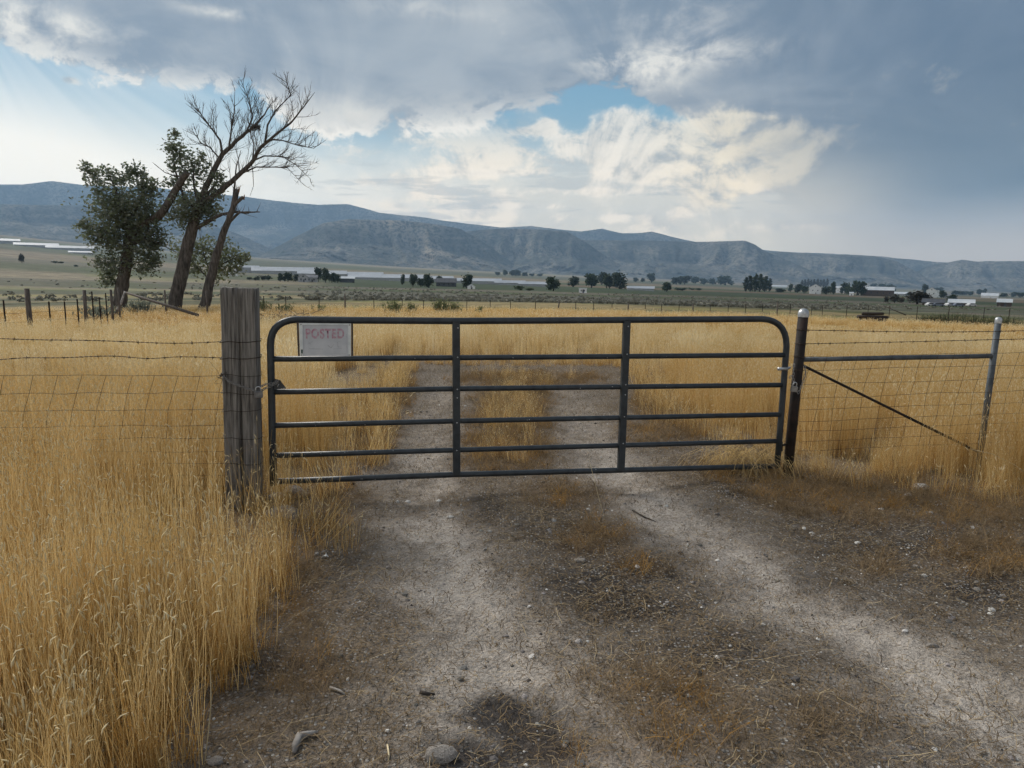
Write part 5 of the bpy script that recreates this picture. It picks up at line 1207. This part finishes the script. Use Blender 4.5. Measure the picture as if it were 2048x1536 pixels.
HS = [('farm_house', 452, 474, 540, 552, 'y', 'white_wall', 'metal_roof', 'small white house beside the young willow', {}),
      ('farm_house', 597, 616, 549, 564, 'y', 'grey_wall', 'grey_roof', 'grey gabled farmhouse between dark trees, left gable', {}),
      ('farm_house', 612, 634, 551, 564, 'x', 'grey_wall', 'grey_roof', 'grey farmhouse wing with cross roof beside the gable', {}),
      ('open_shelter', 681, 708, 554, 565, 'x', 'dark_wall', 'metal_roof', 'open dark shelter with bright white roof right of the farmhouse trees', dict(wins=0, pitch=.3)),
      ('dark_house', 873, 912, 557, 573, 'x', 'dark_wall', 'dark_roof', 'dark roofed house between tall dark trees left of centre', dict(wins=4)),
      ('garden_shed', 935, 950, 569, 578, 'y', 'white_wall', 'metal_roof', 'small white shed under the tree right of the dark house', dict(wins=1)),
      ('white_trailer', 1158, 1173, 577, 586, 'x', 'white_wall', 'metal_roof', 'small white trailer alone in the green field at centre', dict(wins=2, pitch=.12, dep=.4)),
      ('farm_house', 1620, 1640, 570, 588, 'y', 'white_wall', 'grey_roof', 'tall white gabled house right of the far poplar row', {}),
      ('farm_house', 1672, 1687, 574, 586, 'x', 'white_wall', 'metal_roof', 'white house half hidden by trees left of the long barn', {}),
      ('garden_shed', 1699, 1706, 585, 591, 'x', 'white_wall', 'metal_roof', 'tiny white shed before the trees left of the long barn', dict(wins=0)),
      ('long_barn', 1728, 1780, 576, 592, 'x', 'brown_wall', 'metal_roof', 'long barn with bright white metal roof and dark walls', dict(wins=5, dep=.42)),
      ('farm_house', 1854, 1870, 578, 595, 'y', 'white_wall', 'grey_roof', 'white gabled house above the dark low barn, left gable', {}),
      ('farm_house', 1867, 1882, 582, 595, 'y', 'white_wall', 'grey_roof', 'smaller white gable adjoining the white house at right', {}),
      ('low_barn', 1850, 1882, 600, 611, 'x', 'brown_wall', 'dark_roof', 'dark low barn below the white gabled house', dict(wins=0)),
      ('low_shed', 1904, 1940, 601, 611, 'x', 'brown_wall', 'metal_roof', 'low shed with pale roof right of the dark low barn', dict(wins=0, pitch=.35)),
      ('far_shed', 1967, 1991, 588, 596, 'x', 'white_wall', 'metal_roof', 'distant white shed above the slim pipe post', dict(wins=0)),
      ('board_shed', 1998, 2018, 601, 613, 'x', 'brown_wall', 'metal_roof', 'brown board shed with silver roof at the right edge', dict(wins=0, pitch=.6)),
      ('farm_house', 1888, 1900, 590, 596, 'x', 'grey_wall', 'grey_roof', 'little grey house right of the white gables', dict(wins=1)),
      ('far_shed', 1792, 1818, 585, 591, 'x', 'grey_wall', 'metal_roof', 'long low grey shed right of the white barn roof', dict(wins=0, pitch=.3)),
      ('far_shed', 1546, 1572, 571, 575, 'x', 'white_wall', 'metal_roof', 'distant white shed left of the far poplar row', dict(wins=0, pitch=.3))]
for (nm, x0, x1, yt, yb, rg, wl, rf_, lb, kw) in HS: house(nm, x0, x1, yt, yb, rg, wl, rf_, lb, **kw)

# parked vehicles by the low barn
M['car_white'] = mat('white_car_paint', [(.5, .5, .5), (.6, .6, .6)], 1, .35); M['car_blue'] = mat('grey_blue_car_paint', [(.12, .15, .2), (.18, .2, .25)], 1, .35); M['tyre'] = mat('tyre', [(.015, .015, .015), (.03, .03, .03)], 5, .9)
def car(px, py, paint, label, rz):
    a = G(px, py); root = empty('parked_car', a, rz); tag(root, label, 'car', 'vehicles parked by the low barn'); m = MB()
    prof = [(-2.2, .35), (2.15, .35), (2.2, .75), (1.3, .9), (.7, 1.42), (-1.2, 1.45), (-1.9, .98), (-2.25, .9)]; n = len(prof)
    m.add([(x_, -.85, z_) for x_, z_ in prof]+[(x_, .85, z_) for x_, z_ in prof], [tuple(range(n)), tuple(range(n, 2*n))[::-1]] + [(i, n+i, n+(i+1) % n, (i+1) % n) for i in range(n)]); m.build('body', M[paint], root)
    for s_ in (-1, 1):
        for x_ in (-1.35, 1.35): MB().lathe([(0, 0), (.33, 0), (.33, .2), (0, .2)], (x_, s_*.72, .33), (0, s_, 0), 12).build('wheel', M['tyre'], root)
        MB().add([(.62, s_*.86, 1.36), (1.1, s_*.86, .95), (-1.6, s_*.86, .98), (-1.15, s_*.86, 1.38)], [(0, 1, 2, 3)]).build('side_window', M['glass'], root)
for q in ((1862, 612.5, 'car_white', 'white car parked in front of the dark low barn', .1), (1876, 613, 'car_blue', 'grey blue car parked at the right end of the dark low barn', -.2), (1899, 613, 'car_white', 'white car parked left of the pale roofed low shed', .3), (1916, 613.5, 'car_blue', 'grey blue car parked before the pale roofed low shed', 0.), (1942, 613, 'car_white', 'white car parked right of the pale roofed low shed', .2)): car(*q)

# ------------------------------------------------------------------ trees of the valley, each its own crown and trunk
def far_tree_meshes(kind, k):
    R = random.Random(k); m = MB(); t = MB()
    if kind == 'poplar':
        t.tube([(0, 0, -.1), (0, 0, .3), (0, 0, .8)], [.03, .022, .008], 6); bl = [((R.gauss(0, .015), R.gauss(0, .015), z_), (.5*w_, .5*w_, .14), 60) for z_, w_ in ((.22, .24), (.36, .32), (.5, .34), (.64, .3), (.78, .22), (.9, .12))]; sz = .05
    elif kind == 'bush':
        t.tube([(0, 0, -.1), (0, 0, .5)], [.05, .03], 5); bl = [((R.gauss(0, .18), R.gauss(0, .18), .3+.2*R.random()), (.28, .28, .28), 60) for _ in range(6)]; sz = .075
    else:
        t.tube([(0, 0, -.1), (.01, 0, .18), (0, .01, .5)], [.05, .04, .02], 6)
        for j in range(3): a_ = R.random()*6.28; t.tube([(0, 0, .22), (.16*math.cos(a_), .16*math.sin(a_), .45), (.26*math.cos(a_), .26*math.sin(a_), .62)], [.025, .015, .006], 5)
        bl = [((0, 0, .5), (.30, .30, .34), 220)] + [((.30*math.cos(a_)*R.uniform(.6, 1), .30*math.sin(a_)*R.uniform(.6, 1), R.uniform(.22, .8)), (.2, .2, .18), 60) for a_ in [R.random()*6.28 for _ in range(8)]]; sz = .06
    leaves(m, R, bl, sz, (0, 0), .75, per=6, mul=1.7); return t, m
TM = {}
for kind, mt, nv in (('round', 'far_leaf', 5), ('round', 'far_leaf_light', 2), ('round', 'far_leaf_grey', 2), ('poplar', 'far_leaf', 3), ('poplar', 'far_leaf_grey', 2), ('bush', 'far_leaf', 2), ('bush', 'far_leaf_light', 1), ('bush', 'far_leaf_grey', 2)):
    L_ = []
    for k in range(nv):
        t_, c_ = far_tree_meshes(kind, hash((kind, mt)) % 1 + 50*k + len(kind)*7 + len(mt)); L_.append((t_.mesh('trunk', M['bark']), c_.mesh('crown', M[mt])))
    TM[(kind, mt)] = L_
cnt = 0
def ftree(px, py, w, h, label, kind='round', mt='far_leaf', group=None, D_=None):
    global cnt
    a = G(px, py) if D_ is None else GD(px, D_); D_ = math.hypot(a[0], a[1]); u_ = D_/F; L_ = TM[(kind, mt)]; t_, c_ = L_[cnt % len(L_)]; cnt += 1
    nm = {'round': 'broadleaf_tree', 'poplar': 'poplar_tree', 'bush': 'valley_shrub'}[kind]
    root = empty(nm, a, random.random()*6.28); wd = {'round': .92, 'poplar': .36, 'bush': .92}[kind]; hh = {'round': .96, 'poplar': 1.02, 'bush': .85}[kind]
    root.scale = (w*u_/wd, w*u_/wd, h*u_/hh); tag(root, label, 'shrub' if kind == 'bush' else 'tree', group)
    for nm2, me_ in (('trunk', t_), ('crown', c_)):
        o = bpy.data.objects.new(nm2, me_); link(o, root)
ORD = ['leftmost', 'second', 'third', 'fourth', 'fifth', 'sixth', 'seventh', 'eighth', 'ninth', 'tenth', 'eleventh', 'twelfth']
def row(items, phrase, group, kind='round', mt='far_leaf'):
    """items left to right; the label counts along the row"""
    noun = {'round': 'tree', 'poplar': 'poplar', 'bush': 'shrub'}[kind]
    for i, it in enumerate(sorted(items)):
        px, py, w, h = it[:4]; o_ = ORD[i] if i == 0 else ORD[i]+' from the left'
        lb = (f'{o_} {noun} ' if i == 0 else f'{noun}, {o_}, ') + phrase
        if len(items) == 1: lb = phrase
        ftree(px, py, w, h, lb, kind, mt, group)
row([(499, 560.5, 9, 6), (511, 561, 11, 6), (525, 561, 12, 10), (537, 561, 11, 10)], 'of the low shrubs above the timber post', 'low shrubs above the timber post', 'bush')
row([(561, 563, 13, 16), (576, 563.5, 20, 19), (591, 563, 12, 15)], 'of the dark trees left of the grey farmhouse', 'trees by the grey farmhouse')
row([(637, 564, 14, 28), (651, 565.5, 17, 29), (664, 565.5, 15, 20), (675, 565.5, 15, 18)], 'of the dark trees right of the grey farmhouse', 'trees by the grey farmhouse')
row([(805, 569.5, 10, 22), (826, 573.5, 19, 25), (842, 574, 15, 18), (858, 576, 22, 28)], 'of the trees left of the dark house', 'trees by the dark house')
row([(880, 566, 12, 15)], 'tree top showing behind the dark house roof', 'trees by the dark house'); row([(933, 576, 26, 29)], 'tall full tree at the right end of the dark house', 'trees by the dark house')
row([(995, 551, 11, 7), (1010, 551.5, 11, 12), (1024, 552, 14, 12), (1036, 552.5, 14, 13), (1050, 552.5, 12, 8), (1064, 553, 13, 6), (1080, 553, 13, 6)], 'of the small far trees behind the pale sheds', 'small far trees behind the sheds')
row([(1107, 582, 30, 29)], 'big round dark tree standing left of the white trailer', 'field trees'); row([(1146, 574, 25, 22)], 'round dark tree above the white trailer', 'field trees')
row([(1040, 581, 20, 11), (1058, 581.5, 16, 7)], 'of the low shrubs left of the big round tree', 'field shrubs', 'bush', 'far_leaf_light')
row([(1183, 576, 27, 29), (1203, 570, 22, 26), (1219, 577, 25, 30), (1240, 578, 34, 35)], 'of the large tree clump right of the white trailer', 'large central tree clump')
row([(1303, 565.5, 19, 19)], 'dark tree right of the pale low shed', 'field trees'); row([(1333, 584, 19, 20)], 'single round tree in the field below the tree rows', 'field trees'); row([(1272, 564, 12, 9), (1285, 564, 10, 8)], 'of the small trees behind the pale low shed', 'field trees')
row([(1353, 569, 19, 15), (1369, 569, 24, 17), (1390, 567.5, 16, 14), (1408, 569, 18, 12), (1425, 569, 18, 12), (1451, 570.5, 30, 19)], 'of the tree belt right of centre', 'tree belt right of centre')
row([(1365, 581, 26, 6), (1398, 581, 12, 5)], 'of the low hedge bits right of the single field tree', 'field shrubs', 'bush')
row([(1491, 583, 12, 26), (1500, 583, 13, 31), (1510, 583.5, 13, 33), (1519, 583.5, 13, 32), (1529, 583.5, 13, 30), (1538, 583, 11, 24)], 'of the dense dark poplar clump', 'dense dark poplar clump', 'poplar')
row([(1603+i*6.2, 577, 6.5, 16+(i % 3)) for i in range(9)], 'of the far row of slim poplars', 'far row of slim poplars', 'poplar', 'far_leaf_grey')
row([(1562, 585, 20, 8), (1580, 584, 9, 16), (1594, 585.5, 16, 17), (1608, 587, 14, 14)], 'of the dark trees left of the tall white house', 'trees by the tall white house')
row([(1652, 589, 17, 15), (1666, 589, 11, 24), (1690, 588, 18, 22), (1714, 591, 27, 28)], 'of the dark trees between the white house and the barn', 'trees by the long barn'); row([(1700, 589, 18, 16)], 'lighter green tree just left of the long barn', 'trees by the long barn', 'round', 'far_leaf_light')
row([(1746, 580, 12, 12), (1768, 583, 20, 14), (1783, 584, 15, 14)], 'of the trees showing behind the long barn roof', 'trees by the long barn'); row([(1818, 592, 10, 7)], 'small dark bush right of the long grey shed', 'field shrubs', 'bush')
row([(1849, 589, 11, 18), (1876, 586, 16, 10), (1886, 596, 13, 13)], 'of the trees around the white gabled house', 'trees by the white gabled house')
row([(1772, 605, 9, 13), (1789, 606, 17, 17), (1803, 606, 10, 12)], 'of the bare greyish shrubs below the long barn', 'greyish shrubs below the barn', 'round', 'far_leaf_grey'); row([(1834, 609, 42, 25)], 'wide greyish tree left of the dark low barn', 'greyish shrubs below the barn', 'round', 'far_leaf_grey')
row([(1903, 604, 17, 13)], 'round dark tree behind the pale roofed low shed', 'trees by the low barn')
row([(1912, 590, 16, 8), (1926, 590, 14, 7), (1940, 591, 14, 7), (1958, 590, 9, 10), (1968, 590, 8, 11), (2006, 594, 14, 7), (2026, 594, 12, 9), (2040, 595.5, 12, 9)], 'of the distant trees along the valley at right', 'distant trees at right')
row([(44, 526, 9, 16)], 'small bare tree alone on the flats at far left', 'field trees', 'round', 'far_leaf_grey'); row([(110, 526.5, 10, 4), (122, 527, 8, 3.5), (152, 534, 8, 4)], 'of the tiny bushes on the flats at far left', 'field shrubs', 'bush')
HAZE = 5e-5

# ------------------------------------------------------------------ the air of the valley
hz = bpy.data.materials.new('valley_haze'); hz.use_nodes = True; t = hz.node_tree; t.nodes.clear()
pv = t.nodes.new('ShaderNodeVolumePrincipled'); pv.inputs['Color'].default_value = (.46, .70, 1, 1); pv.inputs['Density'].default_value = HAZE
pv.inputs['Anisotropy'].default_value = .25
ho = t.nodes.new('ShaderNodeOutputMaterial'); t.links.new(pv.outputs[0], ho.inputs['Volume'])
zs = [v for o in bpy.data.objects if o.type == 'MESH' and o.get('kind') == 'structure' for v in ((o.bound_box[0][2]), (o.bound_box[6][2]))]
mbh = MB(); lo_z, hi_z = min(zs)-20, max(zs)+25
mbh.box((0, 6300, (lo_z+hi_z)/2), (46000, 13800, hi_z-lo_z))
hob = mbh.build('haze', hz); hob['kind'] = 'stuff'; hob['label'] = 'pale blue haze filling the valley air'
